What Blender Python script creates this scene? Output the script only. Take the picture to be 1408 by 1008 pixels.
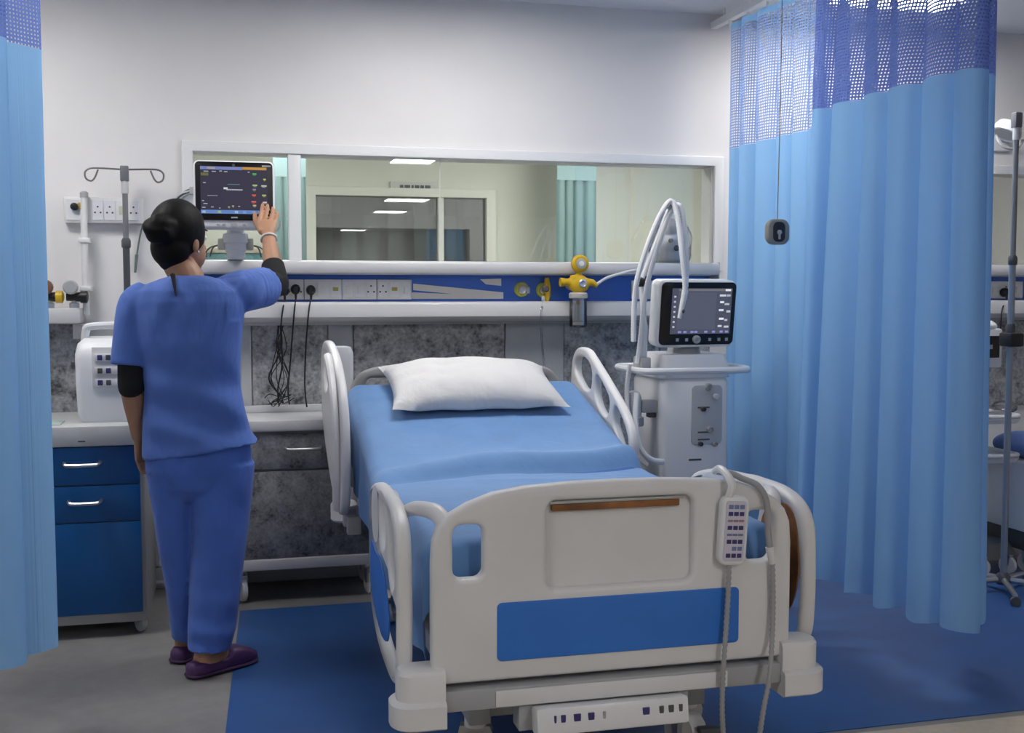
import bpy, bmesh, math, random
from mathutils import Vector, Matrix, noise
random.seed(7)
for o in list(bpy.data.objects): bpy.data.objects.remove(o, do_unlink=True)
scene = bpy.context.scene
COL = scene.collection
V = Vector

# ------------------------------------------------------------------ camera
F = 1550.0; YAW = math.radians(14); PIT = math.atan(104 / F); H = 1.30
FW = V((math.sin(YAW)*math.cos(PIT), math.cos(YAW)*math.cos(PIT), -math.sin(PIT)))
RT = V((math.cos(YAW), -math.sin(YAW), 0)); UP = RT.cross(FW)
cam_d = bpy.data.cameras.new('camera'); cam = bpy.data.objects.new('camera', cam_d)
COL.objects.link(cam)
cam_d.sensor_width = 36; cam_d.lens = F * 36 / 1408; cam_d.clip_start = .05
M3 = Matrix((RT, UP, -FW)).transposed()
cam.matrix_world = Matrix.Translation((0, 0, H)) @ M3.to_4x4()
scene.camera = cam
# a pixel gives a direction; its distance comes from the plane it touches
def ray(px, py): return FW + RT*((px-704)/F) + UP*((504-py)/F)
def onY(px, py, Y): d = ray(px, py); return V((0, 0, H)) + d*(Y/d.y)
def onX(px, py, X): d = ray(px, py); return V((0, 0, H)) + d*(X/d.x)
def onZ(px, py, Z=0): d = ray(px, py); return V((0, 0, H)) + d*((Z-H)/d.z)

# ------------------------------------------------------------------ world and exposure
w = bpy.data.worlds.new('world'); scene.world = w; w.use_nodes = True
w.node_tree.nodes['Background'].inputs[0].default_value = (.75, .85, 1, 1)
w.node_tree.nodes['Background'].inputs[1].default_value = .05
scene.view_settings.view_transform = 'Standard'; scene.view_settings.look = 'None'
scene.view_settings.gamma = 1; scene.view_settings.use_curve_mapping = False
scene.view_settings.exposure = 0.55
LAMP_POWER = 10.0
# ceiling light panels: centre x, y, size x, size y, label
LAMPS = [(0.95, 4.10, .90, .60, 'wide ceiling light panel above the empty bed', 8.6),
         (-1.05, 4.05, .60, .60, 'square ceiling light panel above the left bay', 12),
         (2.93, 4.42, .60, .60, 'square ceiling light panel above the curtained neighbouring bay', 13),
         (1.80, -1.00, .42, .60, 'ceiling light panel nearest behind the bed, mirrored in the window', 44),
         (2.48, -5.95, .60, .60, 'ceiling light panel second in the row mirrored in the window', 20),
         (2.58, -8.40, .52, .60, 'ceiling light panel farthest back, mirrored in the window', 12.5),
         (-1.4, 1.0, .60, .60, 'ceiling light panel over the left aisle', 11)]

# ------------------------------------------------------------------ materials
MATS = {}
def mat(name, col, rough=.5, metal=0, spec=.5, var=0, vscale=30, bump=0, bscale=200, emit=0, alpha=1, trans=0, coat=0, sheen=0, fold=0, fscale=7):
    if name in MATS: return MATS[name]
    m = bpy.data.materials.new(name); m.use_nodes = True; nt = m.node_tree
    b = nt.nodes['Principled BSDF']; c = (*col, 1)
    b.inputs['Base Color'].default_value = c; b.inputs['Roughness'].default_value = rough
    b.inputs['Metallic'].default_value = metal; b.inputs['Specular IOR Level'].default_value = spec
    b.inputs['Coat Weight'].default_value = coat
    b.inputs['Sheen Weight'].default_value = sheen
    tc = nt.nodes.new('ShaderNodeTexCoord')
    if var:
        n = nt.nodes.new('ShaderNodeTexNoise'); n.inputs['Scale'].default_value = vscale; n.inputs['Detail'].default_value = 5
        nt.links.new(tc.outputs['Object'], n.inputs['Vector'])
        r = nt.nodes.new('ShaderNodeValToRGB'); nt.links.new(n.outputs['Fac'], r.inputs['Fac'])
        r.color_ramp.elements[0].position = .3; r.color_ramp.elements[1].position = .7
        r.color_ramp.elements[0].color = (*[x*(1-var) for x in col], 1)
        r.color_ramp.elements[1].color = (*[min(1, x*(1+var)) for x in col], 1)
        nt.links.new(r.outputs['Color'], b.inputs['Base Color'])
    if bump:
        n = nt.nodes.new('ShaderNodeTexNoise'); n.inputs['Scale'].default_value = bscale; n.inputs['Detail'].default_value = 3
        nt.links.new(tc.outputs['Object'], n.inputs['Vector'])
        bp = nt.nodes.new('ShaderNodeBump'); bp.inputs['Strength'].default_value = bump; bp.inputs['Distance'].default_value = .002
        nt.links.new(n.outputs['Fac'], bp.inputs['Height']); nt.links.new(bp.outputs['Normal'], b.inputs['Normal'])
    if fold:   # soft cloth creases, as relief
        mp = nt.nodes.new('ShaderNodeMapping'); mp.inputs['Scale'].default_value = (1, 1, .55); nt.links.new(tc.outputs['Object'], mp.inputs['Vector'])
        n = nt.nodes.new('ShaderNodeTexNoise'); n.inputs['Scale'].default_value = fscale; n.inputs['Detail'].default_value = 3; n.inputs['Distortion'].default_value = 1.2
        nt.links.new(mp.outputs[0], n.inputs['Vector'])
        b2_ = nt.nodes.new('ShaderNodeBump'); b2_.inputs['Strength'].default_value = fold; b2_.inputs['Distance'].default_value = .03
        nt.links.new(n.outputs['Fac'], b2_.inputs['Height'])
        if bump: nt.links.new(b2_.outputs['Normal'], bp.inputs['Normal'])
        else: nt.links.new(b2_.outputs['Normal'], b.inputs['Normal'])
    if emit:
        b.inputs['Emission Color'].default_value = c; b.inputs['Emission Strength'].default_value = emit
    if trans:
        b.inputs['Transmission Weight'].default_value = trans
    if alpha < 1: b.inputs['Alpha'].default_value = alpha
    MATS[name] = m
    return m
def granite(name, dark, mid, light, scale=9):
    m = bpy.data.materials.new(name); m.use_nodes = True; nt = m.node_tree; b = nt.nodes['Principled BSDF']
    tc = nt.nodes.new('ShaderNodeTexCoord')
    n1 = nt.nodes.new('ShaderNodeTexNoise'); n1.inputs['Scale'].default_value = scale; n1.inputs['Detail'].default_value = 8; n1.inputs['Roughness'].default_value = .72
    n2 = nt.nodes.new('ShaderNodeTexNoise'); n2.inputs['Scale'].default_value = scale*7; n2.inputs['Detail'].default_value = 4
    for n in (n1, n2): nt.links.new(tc.outputs['Object'], n.inputs['Vector'])
    mx = nt.nodes.new('ShaderNodeMath'); mx.operation = 'MULTIPLY_ADD'; mx.inputs[1].default_value = .35
    nt.links.new(n2.outputs['Fac'], mx.inputs[0]); nt.links.new(n1.outputs['Fac'], mx.inputs[2])
    r = nt.nodes.new('ShaderNodeValToRGB'); nt.links.new(mx.outputs[0], r.inputs['Fac'])
    e = r.color_ramp.elements; e[0].position = .5; e[0].color = (*dark, 1); e[1].position = .82; e[1].color = (*light, 1)
    k = e.new(.62); k.color = (*mid, 1)
    nt.links.new(r.outputs['Color'], b.inputs['Base Color']); b.inputs['Roughness'].default_value = .35
    MATS[name] = m
    return m
def glass_mat(name, tint, reflect=.08, rough=0.0):
    m = bpy.data.materials.new(name); m.use_nodes = True; nt = m.node_tree
    for n in list(nt.nodes): nt.nodes.remove(n)
    o = nt.nodes.new('ShaderNodeOutputMaterial'); t = nt.nodes.new('ShaderNodeBsdfTransparent'); g = nt.nodes.new('ShaderNodeBsdfGlossy')
    t.inputs[0].default_value = (*tint, 1); g.inputs['Roughness'].default_value = rough
    fr = nt.nodes.new('ShaderNodeFresnel'); fr.inputs['IOR'].default_value = 1.5
    ad = nt.nodes.new('ShaderNodeMath'); ad.operation = 'ADD'; ad.inputs[1].default_value = reflect; ad.use_clamp = True
    nt.links.new(fr.outputs[0], ad.inputs[0])
    mx = nt.nodes.new('ShaderNodeMixShader'); nt.links.new(ad.outputs[0], mx.inputs[0])
    nt.links.new(t.outputs[0], mx.inputs[1]); nt.links.new(g.outputs[0], mx.inputs[2]); nt.links.new(mx.outputs[0], o.inputs[0])
    MATS[name] = m
    return m
def curtain_mat(name, col, netcol=None, pitch=.011, hole=.55):
    """cloth that lets a little light through; a net when netcol is given (square holes in UV space, metres)"""
    m = bpy.data.materials.new(name); m.use_nodes = True; nt = m.node_tree
    for n in list(nt.nodes): nt.nodes.remove(n)
    o = nt.nodes.new('ShaderNodeOutputMaterial')
    d = nt.nodes.new('ShaderNodeBsdfDiffuse'); t = nt.nodes.new('ShaderNodeBsdfTranslucent')
    c = netcol or col
    d.inputs[0].default_value = (*c, 1); t.inputs[0].default_value = (*c, 1)
    mx = nt.nodes.new('ShaderNodeMixShader'); mx.inputs[0].default_value = .38
    nt.links.new(d.outputs[0], mx.inputs[1]); nt.links.new(t.outputs[0], mx.inputs[2])
    last = mx
    if netcol:
        uv = nt.nodes.new('ShaderNodeUVMap'); sp = nt.nodes.new('ShaderNodeSeparateXYZ'); nt.links.new(uv.outputs[0], sp.inputs[0])
        res = []
        for i in (0, 1):
            a = nt.nodes.new('ShaderNodeMath'); a.operation = 'DIVIDE'; a.inputs[1].default_value = pitch; nt.links.new(sp.outputs[i], a.inputs[0])
            f = nt.nodes.new('ShaderNodeMath'); f.operation = 'FRACT'; nt.links.new(a.outputs[0], f.inputs[0])
            g = nt.nodes.new('ShaderNodeMath'); g.operation = 'LESS_THAN'; g.inputs[1].default_value = hole; nt.links.new(f.outputs[0], g.inputs[0])
            res.append(g)
        p = nt.nodes.new('ShaderNodeMath'); p.operation = 'MULTIPLY'; nt.links.new(res[0].outputs[0], p.inputs[0]); nt.links.new(res[1].outputs[0], p.inputs[1])
        tr = nt.nodes.new('ShaderNodeBsdfTransparent'); m2 = nt.nodes.new('ShaderNodeMixShader')
        nt.links.new(p.outputs[0], m2.inputs[0]); nt.links.new(mx.outputs[0], m2.inputs[1]); nt.links.new(tr.outputs[0], m2.inputs[2])
        last = m2
    nt.links.new(last.outputs[0], o.inputs[0])
    MATS[name] = m
    return m

WALL = mat('wall_paint', (.81, .795, .79), .55, var=.02, vscale=3, bump=.05)
TRIM = mat('white_trim', (.80, .81, .82), .35)
RAILW = mat('trunking_white', (.62, .62, .635), .28)
CEIL = mat('ceiling_white', (.72, .74, .78), .7, bump=.1)
FLOORM = mat('grey_vinyl', (.235, .228, .225), .42, var=.10, vscale=14, bump=.06)
MATB = mat('blue_vinyl', (.028, .092, .28), .38, var=.10, vscale=7, bump=.05)
BEIGE = mat('beige_vinyl', (.50, .44, .36), .45, var=.08)
PLAST = mat('bed_plastic', (.76, .755, .76), .38, var=.03, vscale=6)
PLAST2 = mat('white_plastic', (.80, .81, .83), .35)
GREYP = mat('grey_plastic', (.42, .43, .44), .45)
DGREY = mat('dark_grey_plastic', (.08, .085, .09), .5)
BLACK = mat('black_plastic', (.010, .010, .012), .4)
BLUEP = mat('bed_blue_panel', (.030, .185, .66), .42, var=.04, vscale=9)
TRUNKB = mat('trunking_blue', (.035, .14, .58), .3)
SHEET = mat('blue_sheet', (.130, .29, .58), .75, var=.05, vscale=8, bump=.12, bscale=500, sheen=.2, fold=.18, fscale=6)
MATTR = mat('mattress_cover', (.04, .13, .42), .6)
PILLOWM = mat('white_cotton', (.68, .675, .675), .8, bump=.15, bscale=300, sheen=.2, fold=.30, fscale=9)
SCRUB = mat('blue_scrub_cloth', (.080, .165, .51), .85, var=.05, vscale=12, bump=.2, bscale=420, sheen=.1, fold=.5, fscale=7)
SCRUBP = mat('blue_scrub_trousers', (.062, .145, .50), .85, var=.05, vscale=12, bump=.2, bscale=420, sheen=.1, fold=.5, fscale=7)
SLEEVE = mat('black_knit', (.008, .008, .010), .9)
SKIN = mat('skin', (.42, .225, .135), .5, var=.06, vscale=20)
HAIRM = mat('black_hair', (.004, .0035, .0035), .6, spec=.2, bump=.5, bscale=90)
CLOG = mat('purple_rubber', (.075, .028, .12), .45)
STEEL = mat('brushed_steel', (.52, .53, .55), .3, metal=.9)
POLE = mat('dark_pole', (.12, .125, .13), .35, metal=.6)
CABB = mat('cabinet_blue', (.002, .085, .28), .35, var=.05, vscale=5)
CABF = mat('cabinet_grey', (.34, .34, .345), .4)
CTOP = mat('counter_top', (.56, .57, .56), .4, var=.03)
RUST = mat('brown_wood', (.25, .10, .028), .5, var=.45, vscale=14)
SCRATCH = mat('worn_brown_edge', (.36, .24, .15), .6, var=.3, vscale=60)
YELL = mat('yellow_plastic', (.66, .42, .012), .35)
YGREEN = mat('yellow_green_plastic', (.55, .55, .08), .4, var=.2, vscale=60)
CREAM = mat('cream_glare', (.72, .70, .66), .5)
SOCK = mat('socket_white', (.78, .78, .77), .35)
TEALW = mat('teal_cloth', (.22, .33, .34), .8)
ROOM2 = mat('pale_green_wall', (.66, .68, .58), .6)
DARKGL = mat('dark_window_backing', (.10, .12, .13), .5)
CABLE = mat('grey_cable', (.36, .36, .37), .5)
BEDM = mat('bed_metal_grey', (.40, .41, .43), .45)
NAVY = mat('navy_print', (.05, .04, .17), .5)
SCREEN = mat('screen_dark', (.022, .020, .034), .25, emit=.9)
BEZEL = mat('black_bezel', (.006, .006, .008), .25)
GRAN = granite('grey_granite', (.07, .07, .075), (.27, .275, .285), (.55, .56, .58), 11)
GRANC = granite('grey_mottled_laminate', (.055, .057, .062), (.17, .175, .185), (.30, .31, .33), 12)
PANELG = mat('pale_grey_panel', (.46, .48, .50), .5, var=.08, vscale=8)
GLASS = glass_mat('window_glass', (.95, .97, .96), .035)
GLASSD = glass_mat('dark_glass', (.78, .82, .81), .12)
CLEAR = glass_mat('clear_plastic', (.97, .975, .98), .07, .08)
COVER = glass_mat('thin_cover', (.975, .98, .985), .05, .2)
FILM = glass_mat('plastic_film', (.86, .87, .89), .10, .25)
def emis(name, col, s): return mat(name, col, .5, emit=s)

# ------------------------------------------------------------------ object helpers
ORG = {}
def thing(name, label, cat, loc, group=None):
    o = bpy.data.objects.new(name, None); COL.objects.link(o); o.empty_display_size = .1
    o.location = loc; ORG[o.name] = V(loc); tag(o, label, cat, group)
    return o
def tag(o, label=None, cat=None, group=None, kind=None):
    for k, v in (('label', label), ('category', cat), ('group', group), ('kind', kind)):
        if v: o[k] = v
    return o
def mesh_from(bm, angle=35):
    me = bpy.data.meshes.new('m'); bmesh.ops.recalc_face_normals(bm, faces=bm.faces); bm.to_mesh(me); bm.free()
    me.polygons.foreach_set('use_smooth', [True]*len(me.polygons)); me.set_sharp_from_angle(angle=math.radians(angle))
    return me
def obj(name, g, m, parent=None, label=None, kind=None, angle=35):
    me = g if isinstance(g, bpy.types.Mesh) else mesh_from(g, angle)
    if not me.materials: me.materials.append(m)
    o = bpy.data.objects.new(name, me); COL.objects.link(o)
    if parent:
        o.parent = parent; me.transform(Matrix.Translation(-ORG[parent.name])); ORG[o.name] = ORG[parent.name].copy()
    else:
        xs = [v.co for v in me.vertices]
        b = V(((min(v.x for v in xs)+max(v.x for v in xs))/2, (min(v.y for v in xs)+max(v.y for v in xs))/2, min(v.z for v in xs)))
        me.transform(Matrix.Translation(-b)); o.location = b; ORG[o.name] = b
    if label: o['label'] = label
    if kind: o['kind'] = kind
    return o
def struct(name, g, m, label=None, parent=None):
    o = obj(name, g, m, parent)
    if not parent: o['kind'] = 'structure'
    if label: o['label'] = label
    return o
def copy_tree(o, parent=None, delta=None):
    c = o.copy(); COL.objects.link(c); c.parent = parent
    if delta is not None: c.location = o.location + V(delta)
    ORG[c.name] = ORG[o.name] + (V(delta) if delta is not None else V((0, 0, 0)))
    for ch in list(o.children): copy_tree(ch, c)
    return c
def BM(): return bmesh.new()
def box(x0, x1, y0, y1, z0, z1, bev=0, seg=2, bm=None):
    b = bmesh.new(); bmesh.ops.create_cube(b, size=1)
    bmesh.ops.scale(b, vec=(abs(x1-x0), abs(y1-y0), abs(z1-z0)), verts=b.verts)
    bmesh.ops.translate(b, vec=((x0+x1)/2, (y0+y1)/2, (z0+z1)/2), verts=b.verts)
    if bev: bmesh.ops.bevel(b, geom=list(b.edges), offset=bev, segments=seg, profile=.5, affect='EDGES')
    return merge(bm, b)
def merge(bm, b):
    if bm is None: return b
    me = bpy.data.meshes.new('t'); b.to_mesh(me); b.free(); bm.from_mesh(me); bpy.data.meshes.remove(me)
    return bm
def rot(b, ang, axis, cent):
    bmesh.ops.rotate(b, cent=cent, matrix=Matrix.Rotation(ang, 3, axis), verts=b.verts); return b
def loft(rings, bm=None, cap=True, closed=True):
    b = bmesh.new(); R = [[b.verts.new(p) for p in r] for r in rings]; n = len(rings[0])
    for i in range(len(R)-1):
        for j in range(n if closed else n-1):
            k = (j+1) % n; b.faces.new((R[i][j], R[i][k], R[i+1][k], R[i+1][j]))
    if cap and closed:
        b.faces.new(R[0][::-1]); b.faces.new(R[-1])
    bmesh.ops.recalc_face_normals(b, faces=b.faces)
    return merge(bm, b)
def smooth_path(pts, k=6):
    pts = [V(p) for p in pts]; out = []
    for i in range(len(pts)-1):
        p0 = pts[max(i-1, 0)]; p1 = pts[i]; p2 = pts[i+1]; p3 = pts[min(i+2, len(pts)-1)]
        for j in range(k):
            t = j/k
            out.append(.5*((2*p1)+(p2-p0)*t+(2*p0-5*p1+4*p2-p3)*t*t+(3*p1-p0-3*p2+p3)*t**3))
    out.append(pts[-1]); return out
def tube(pts, r, n=8, bm=None, ring=0, k=0, loop=False):
    """round bar along a path; r is a number or a list; ring > 0 gives a corrugated or coiled surface"""
    if k: 
        m = len(pts)
        if not isinstance(r, (int, float)):
            rr = []
            for i in range(m-1): rr += [r[i]+(r[i+1]-r[i])*j/k for j in range(k)]
            r = rr+[r[-1]]
        pts = smooth_path(pts, k)
    pts = [V(p) for p in pts]; m = len(pts); rings = []; up = None
    for i, p in enumerate(pts):
        if loop: t = (pts[(i+1) % m]-pts[i-1]).normalized()
        else: t = (pts[min(i+1, m-1)]-pts[max(i-1, 0)]).normalized()
        if up is None: up = V((0, 0, 1)) if abs(t.z) < .9 else V((0, 1, 0))
        u = t.cross(up)
        if u.length < 1e-5: u = t.orthogonal()
        u.normalize(); v = u.cross(t).normalized(); up = v
        rr = r if isinstance(r, (int, float)) else r[i]
        if ring: rr *= 1+ring*(1 if i % 2 else -1)
        rings.append([p+(u*math.cos(a)+v*math.sin(a))*rr for a in [2*math.pi*q/n for q in range(n)]])
    if loop: rings.append(rings[0]); return loft(rings, bm, cap=False)
    return loft(rings, bm)
def resample(pts, step):
    pts = [V(p) for p in pts]; out = [pts[0]]; acc = 0
    for a, b in zip(pts, pts[1:]):
        L = (b-a).length; d = step-acc
        while d < L: out.append(a+(b-a)*(d/L)); d += step
        acc = (acc+L) % step
    out.append(pts[-1]); return out
def lathe(prof, c, axis='Z', n=20, bm=None):
    """profile of (radius, height) around an axis through c"""
    rings = []
    for r, h in prof:
        ring = []
        for i in range(n):
            a = 2*math.pi*i/n; p = (max(r, 1e-4)*math.cos(a), max(r, 1e-4)*math.sin(a))
            ring.append(V(c)+(V((p[0], p[1], h)) if axis == 'Z' else V((p[0], h, p[1])) if axis == 'Y' else V((h, p[0], p[1]))))
        rings.append(ring)
    return loft(rings, bm)
def ellipsoid(c, rx, ry, rz, bm=None, n=16, yaw=0, R=None):
    b = bmesh.new(); bmesh.ops.create_uvsphere(b, u_segments=n, v_segments=max(8, n*2//3), radius=1)
    bmesh.ops.scale(b, vec=(rx, ry, rz), verts=b.verts)
    if yaw: bmesh.ops.rotate(b, cent=(0, 0, 0), matrix=Matrix.Rotation(yaw, 3, 'Z'), verts=b.verts)
    if R: bmesh.ops.rotate(b, cent=(0, 0, 0), matrix=R, verts=b.verts)
    bmesh.ops.translate(b, vec=c, verts=b.verts); return merge(bm, b)
def rrect(x0, x1, z0, z1, r, n=5):
    r = min(r, (x1-x0)/2, (z1-z0)/2); out = []
    for cx, cz, a0 in ((x1-r, z1-r, 0), (x0+r, z1-r, 90), (x0+r, z0+r, 180), (x1-r, z0+r, 270)):
        for i in range(n+1):
            a = math.radians(a0+90*i/n); out.append((cx+r*math.cos(a), cz+r*math.sin(a)))
    return out
def soft(pts, k=5):
    """closed smooth outline through 2D points"""
    n = len(pts); out = []
    for i in range(n):
        p = [V((*pts[(i+d) % n], 0)) for d in (-1, 0, 1, 2)]
        for j in range(k):
            t = j/k; q = .5*((2*p[1])+(p[2]-p[0])*t+(2*p[0]-5*p[1]+4*p[2]-p[3])*t*t+(3*p[1]-p[0]-3*p[2]+p[3])*t**3)
            out.append((q.x, q.y))
    return out
def plate(outline, holes=(), thick=.03, bev=.006, to3=None, res=2):
    """flat plate with holes and rounded edges; to3 maps (u, v, w) to the world, w across the thickness"""
    cu = bpy.data.curves.new('c', 'CURVE'); cu.dimensions = '2D'; cu.fill_mode = 'BOTH'
    cu.extrude = max(thick/2-bev, .0001); cu.bevel_depth = bev; cu.bevel_resolution = res; cu.offset = -bev
    for poly in (outline, *holes):
        s = cu.splines.new('POLY'); s.points.add(len(poly)-1); s.use_cyclic_u = True
        for p, q in zip(s.points, poly): p.co = (q[0], q[1], 0, 1)
    o = bpy.data.objects.new('tmp', cu); COL.objects.link(o)
    dg = bpy.context.evaluated_depsgraph_get(); me = bpy.data.meshes.new_from_object(o.evaluated_get(dg))
    bpy.data.objects.remove(o); bpy.data.curves.remove(cu)
    b = bmesh.new(); b.from_mesh(me); bpy.data.meshes.remove(me)
    bmesh.ops.remove_doubles(b, verts=b.verts, dist=1e-5)
    for v in b.verts: v.co = V(to3(v.co.x, v.co.y, v.co.z))
    bmesh.ops.recalc_face_normals(b, faces=b.faces)
    return b
def remesh(bm, size, smooth=4):
    me = bpy.data.meshes.new('r'); bm.to_mesh(me); bm.free()
    o = bpy.data.objects.new('tmp', me); COL.objects.link(o)
    md = o.modifiers.new('r', 'REMESH'); md.mode = 'VOXEL'; md.voxel_size = size
    if smooth:
        s = o.modifiers.new('s', 'SMOOTH'); s.factor = .5; s.iterations = smooth
    dg = bpy.context.evaluated_depsgraph_get(); out = bpy.data.meshes.new_from_object(o.evaluated_get(dg))
    bpy.data.objects.remove(o); bpy.data.meshes.remove(me)
    out.polygons.foreach_set('use_smooth', [True]*len(out.polygons))
    return out

# ================================================================== THE SETTING
YW = 5.10            # back wall
ZC = 2.62            # ceiling
XL, XR, YB = -2.6, 5.6, -9.5
WX0, WX1, WZ0, WZ1 = -.148, 2.275, 1.425, 1.90      # window opening
W2 = (3.62, 4.62, 1.425, 1.90)                       # next bay's window
fl = struct('floor', box(XL, XR, YB, 9.0, -.10, 0), FLOORM, 'grey speckled vinyl floor')
p0 = onZ(330, 840); p1 = onZ(310, 1008); p2 = onZ(1180, 1008); p3 = onZ(1408, 978)
ix0 = .0; iy1 = 4.64; iy0 = 2.90
b = BM()
xa = p0.x-(p0.x-p1.x)*1.35
vs = [b.verts.new(v) for v in ((p0.x, iy1, .003), (p0.x+(p1.x-p0.x)*(iy1-iy0)/(p0.y-p1.y), iy0, .003), (XR-.05, iy0+.08, .003), (XR-.05, iy1, .003))]
b.faces.new(vs); r = bmesh.ops.extrude_face_region(b, geom=b.faces[:]); bmesh.ops.translate(b, vec=(0, 0, -.0028), verts=[v for v in r['geom'] if isinstance(v, bmesh.types.BMVert)])
struct('blue_inlay', b, MATB, 'blue vinyl floor inlay under the bed', fl)
b = box(XL+.02, XR-.02, -2.0, iy0-.005, .0002, .0025)
struct('beige_strip', b, BEIGE, 'beige vinyl strip in front of the blue inlay', fl)
# grey vinyl again left of the inlay in front
b = box(XL+.02, p1.x-.02, -2.0, iy0+.002, .0003, .0031)
struct('grey_walkway', b, FLOORM, 'grey vinyl walkway beside the blue inlay', fl)
struct('ceiling', box(XL, XR, YB, 9.0, ZC, ZC+.1), CEIL, 'flat white ceiling')
T = .14
wb = box(XL, XR, YW, YW+T, 0, WZ0); box(XL, XR, YW, YW+T, WZ1, ZC, bm=wb)
for a, c in ((XL, WX0), (WX1, W2[0]), (W2[1], XR)): box(a, c, YW, YW+T, WZ0, WZ1, bm=wb)
wb = struct('wall_back', wb, WALL, 'white painted back wall with an internal window')
struct('wall_left', box(XL-.1, XL, YB, 9.0, 0, ZC), WALL)
struct('wall_right', box(XR, XR+.1, YB, 9.0, 0, ZC), WALL)
struct('wall_front', box(XL, XR, YB-.1, YB, 0, ZC), WALL)
# stone cladding below the trunking: each slab and each pale strip is a piece of the wall
def px_x(px, Y=5.08): return onY(px, 450, Y).x
slabs = [(-1.25, -.62), (px_x(346), px_x(450)), (px_x(486), px_x(694)), (px_x(776), 1.98), (2.0, 2.26), (2.75, 3.3), (3.42, 4.1), (4.22, 4.9)]
for a, c in slabs:
    o = obj('stone_slab', box(a, c, 5.084, 5.0995, .70, 1.162, .003, 1), GRAN, wb)
strips = [(-.615, -.32), (-.30, px_x(330)-.005), (px_x(330), px_x(345)), (px_x(451), px_x(485)), (px_x(695), px_x(775))]
for a, c in strips:
    o = obj('pale_panel', box(a, c, 5.076, 5.0995, .10, 1.162, .003, 1), PANELG, wb)
for a, c in slabs[:5]:
    obj('stone_slab', box(a, c, 5.084, 5.0995, .10, .695, .003, 1), GRAN, wb)
struct('baseboard_back', box(XL, XR, 5.07, 5.0995, .0045, .095, .004), GREYP)
# window 1: frame, mullion, panes
def window(name, x0, x1, z0, z1, mulls, Y, fw=.045, lab=None, glass=None):
    b = plate([(x0-fw, z0-.03), (x1+fw, z0-.03), (x1+fw, z1+fw), (x0-fw, z1+fw)], [[(x0, z0), (x1, z0), (x1, z1), (x0, z1)]], .03, .004, lambda u, v, w: (u, Y-.005+w, v))
    o = struct(name, b, TRIM, lab)
    xs = [x0]+[q for m_ in mulls for q in m_]+[x1]
    for a, c in mulls: obj('mullion', box(a, c, Y-.012, Y+.05, z0-.001, z1+.001, .004), TRIM, o)
    for i in range(0, len(xs), 2): obj('pane', box(xs[i]-.004, xs[i+1]+.004, Y+.030, Y+.036, z0-.004, z1+.004), glass or GLASS, o)
    return o
w1 = window('window_1', WX0, WX1, WZ0, WZ1, [(.255, .310)], YW, lab='long internal window above the bed')
jx = onY(605, 300, YW+.03).x
obj('glass_joint', box(jx-.003, jx+.003, YW+.026, YW+.029, WZ0, WZ1), mat('joint_grey', (.62, .64, .62), .4), w1)
window('window_2', *W2, [], YW, lab='internal window of the neighbouring bay')
# ------------------------------------------------------------------ room behind the glass
Y2 = 8.0
DX0, DX1, DZ0, DZ1 = .585, 1.80, .95, 1.965
b = box(XL, DX0, Y2, Y2+.12, 0, ZC); box(DX1, XR, Y2, Y2+.12, 0, ZC, bm=b)
box(DX0, DX1, Y2, Y2+.12, 0, DZ0, bm=b); box(DX0, DX1, Y2, Y2+.12, DZ1, ZC, bm=b)
struct('wall_beyond', b, ROOM2, 'pale green wall of the room behind the window')
b = box(XL, XR, YW+T+.001, YW+T+.008, 0, WZ0-.01)
dm = onY(606, 300, Y2).x
w3 = struct('window_3', plate([(DX0-.07, DZ0-.05), (DX1+.07, DZ0-.05), (DX1+.07, DZ1+.06), (DX0-.07, DZ1+.06)], [[(DX0, DZ0), (DX1, DZ0), (DX1, DZ1), (DX0, DZ1)]], .04, .004, lambda u, v, w: (u, Y2-.01+w, v)), mat('cream_frame', (.70, .71, .62), .5), 'dark window in the room beyond the glass')
obj('mullion', box(dm-.02, dm+.02, Y2-.015, Y2+.05, DZ0, DZ1, .003), mat('cream_frame', (.7, .71, .62)), w3)
obj('pane', box(DX0, dm-.02, Y2+.03, Y2+.036, DZ0, DZ1), GLASSD, w3); obj('pane', box(dm+.02, DX1, Y2+.03, Y2+.036, DZ0, DZ1), GLASSD, w3)
struct('wall_far', box(XL, XR, 8.9, 9.0, 0, ZC), mat('far_grey_wall', (.45, .48, .48), .6))
# blinds hanging behind the dark window
bl = thing('vertical_blind', 'grey vertical blind seen through the dark window beyond', 'blind', (1.2, 8.45, .9))
for i in range(9):
    x = .42+i*.19+random.uniform(-.03, .03)
    obj('slat', rot(box(x, x+.12, 8.44, 8.445, .9, 2.5699), random.uniform(-.5, .5), 'Z', (x+.06, 8.44, 0)), mat('blind_grey', (.45, .48, .48), .7), bl)
obj('head_rail', box(.3, 2.2, 8.42, 8.47, 2.57, ZC-.0003, .004), GREYP, bl)
# sign over the dark window
sa = onY(537, 249, Y2-.03); sb = onY(601, 266, Y2-.03)
sg = thing('door_sign', 'small grey nameplate over the dark window beyond the glass', 'sign', ((sa.x+sb.x)/2, Y2-.03, sb.z))
obj('board', box(sa.x, sb.x, Y2-.022, Y2-.002, sb.z, sa.z, .003), mat('sign_grey', (.55, .56, .52), .5), sg)
zc = (sa.z+sb.z)/2
for i, (a, c) in enumerate(((.2, .28), (.3, .42), (.45, .5), (.52, .62), (.64, .72), (.74, .86))):
    obj('lettering', box(sa.x+(sb.x-sa.x)*a, sa.x+(sb.x-sa.x)*c, Y2-.0245, Y2-.022, zc-.018, zc+.016, .001, 1), DGREY, sg)
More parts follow.
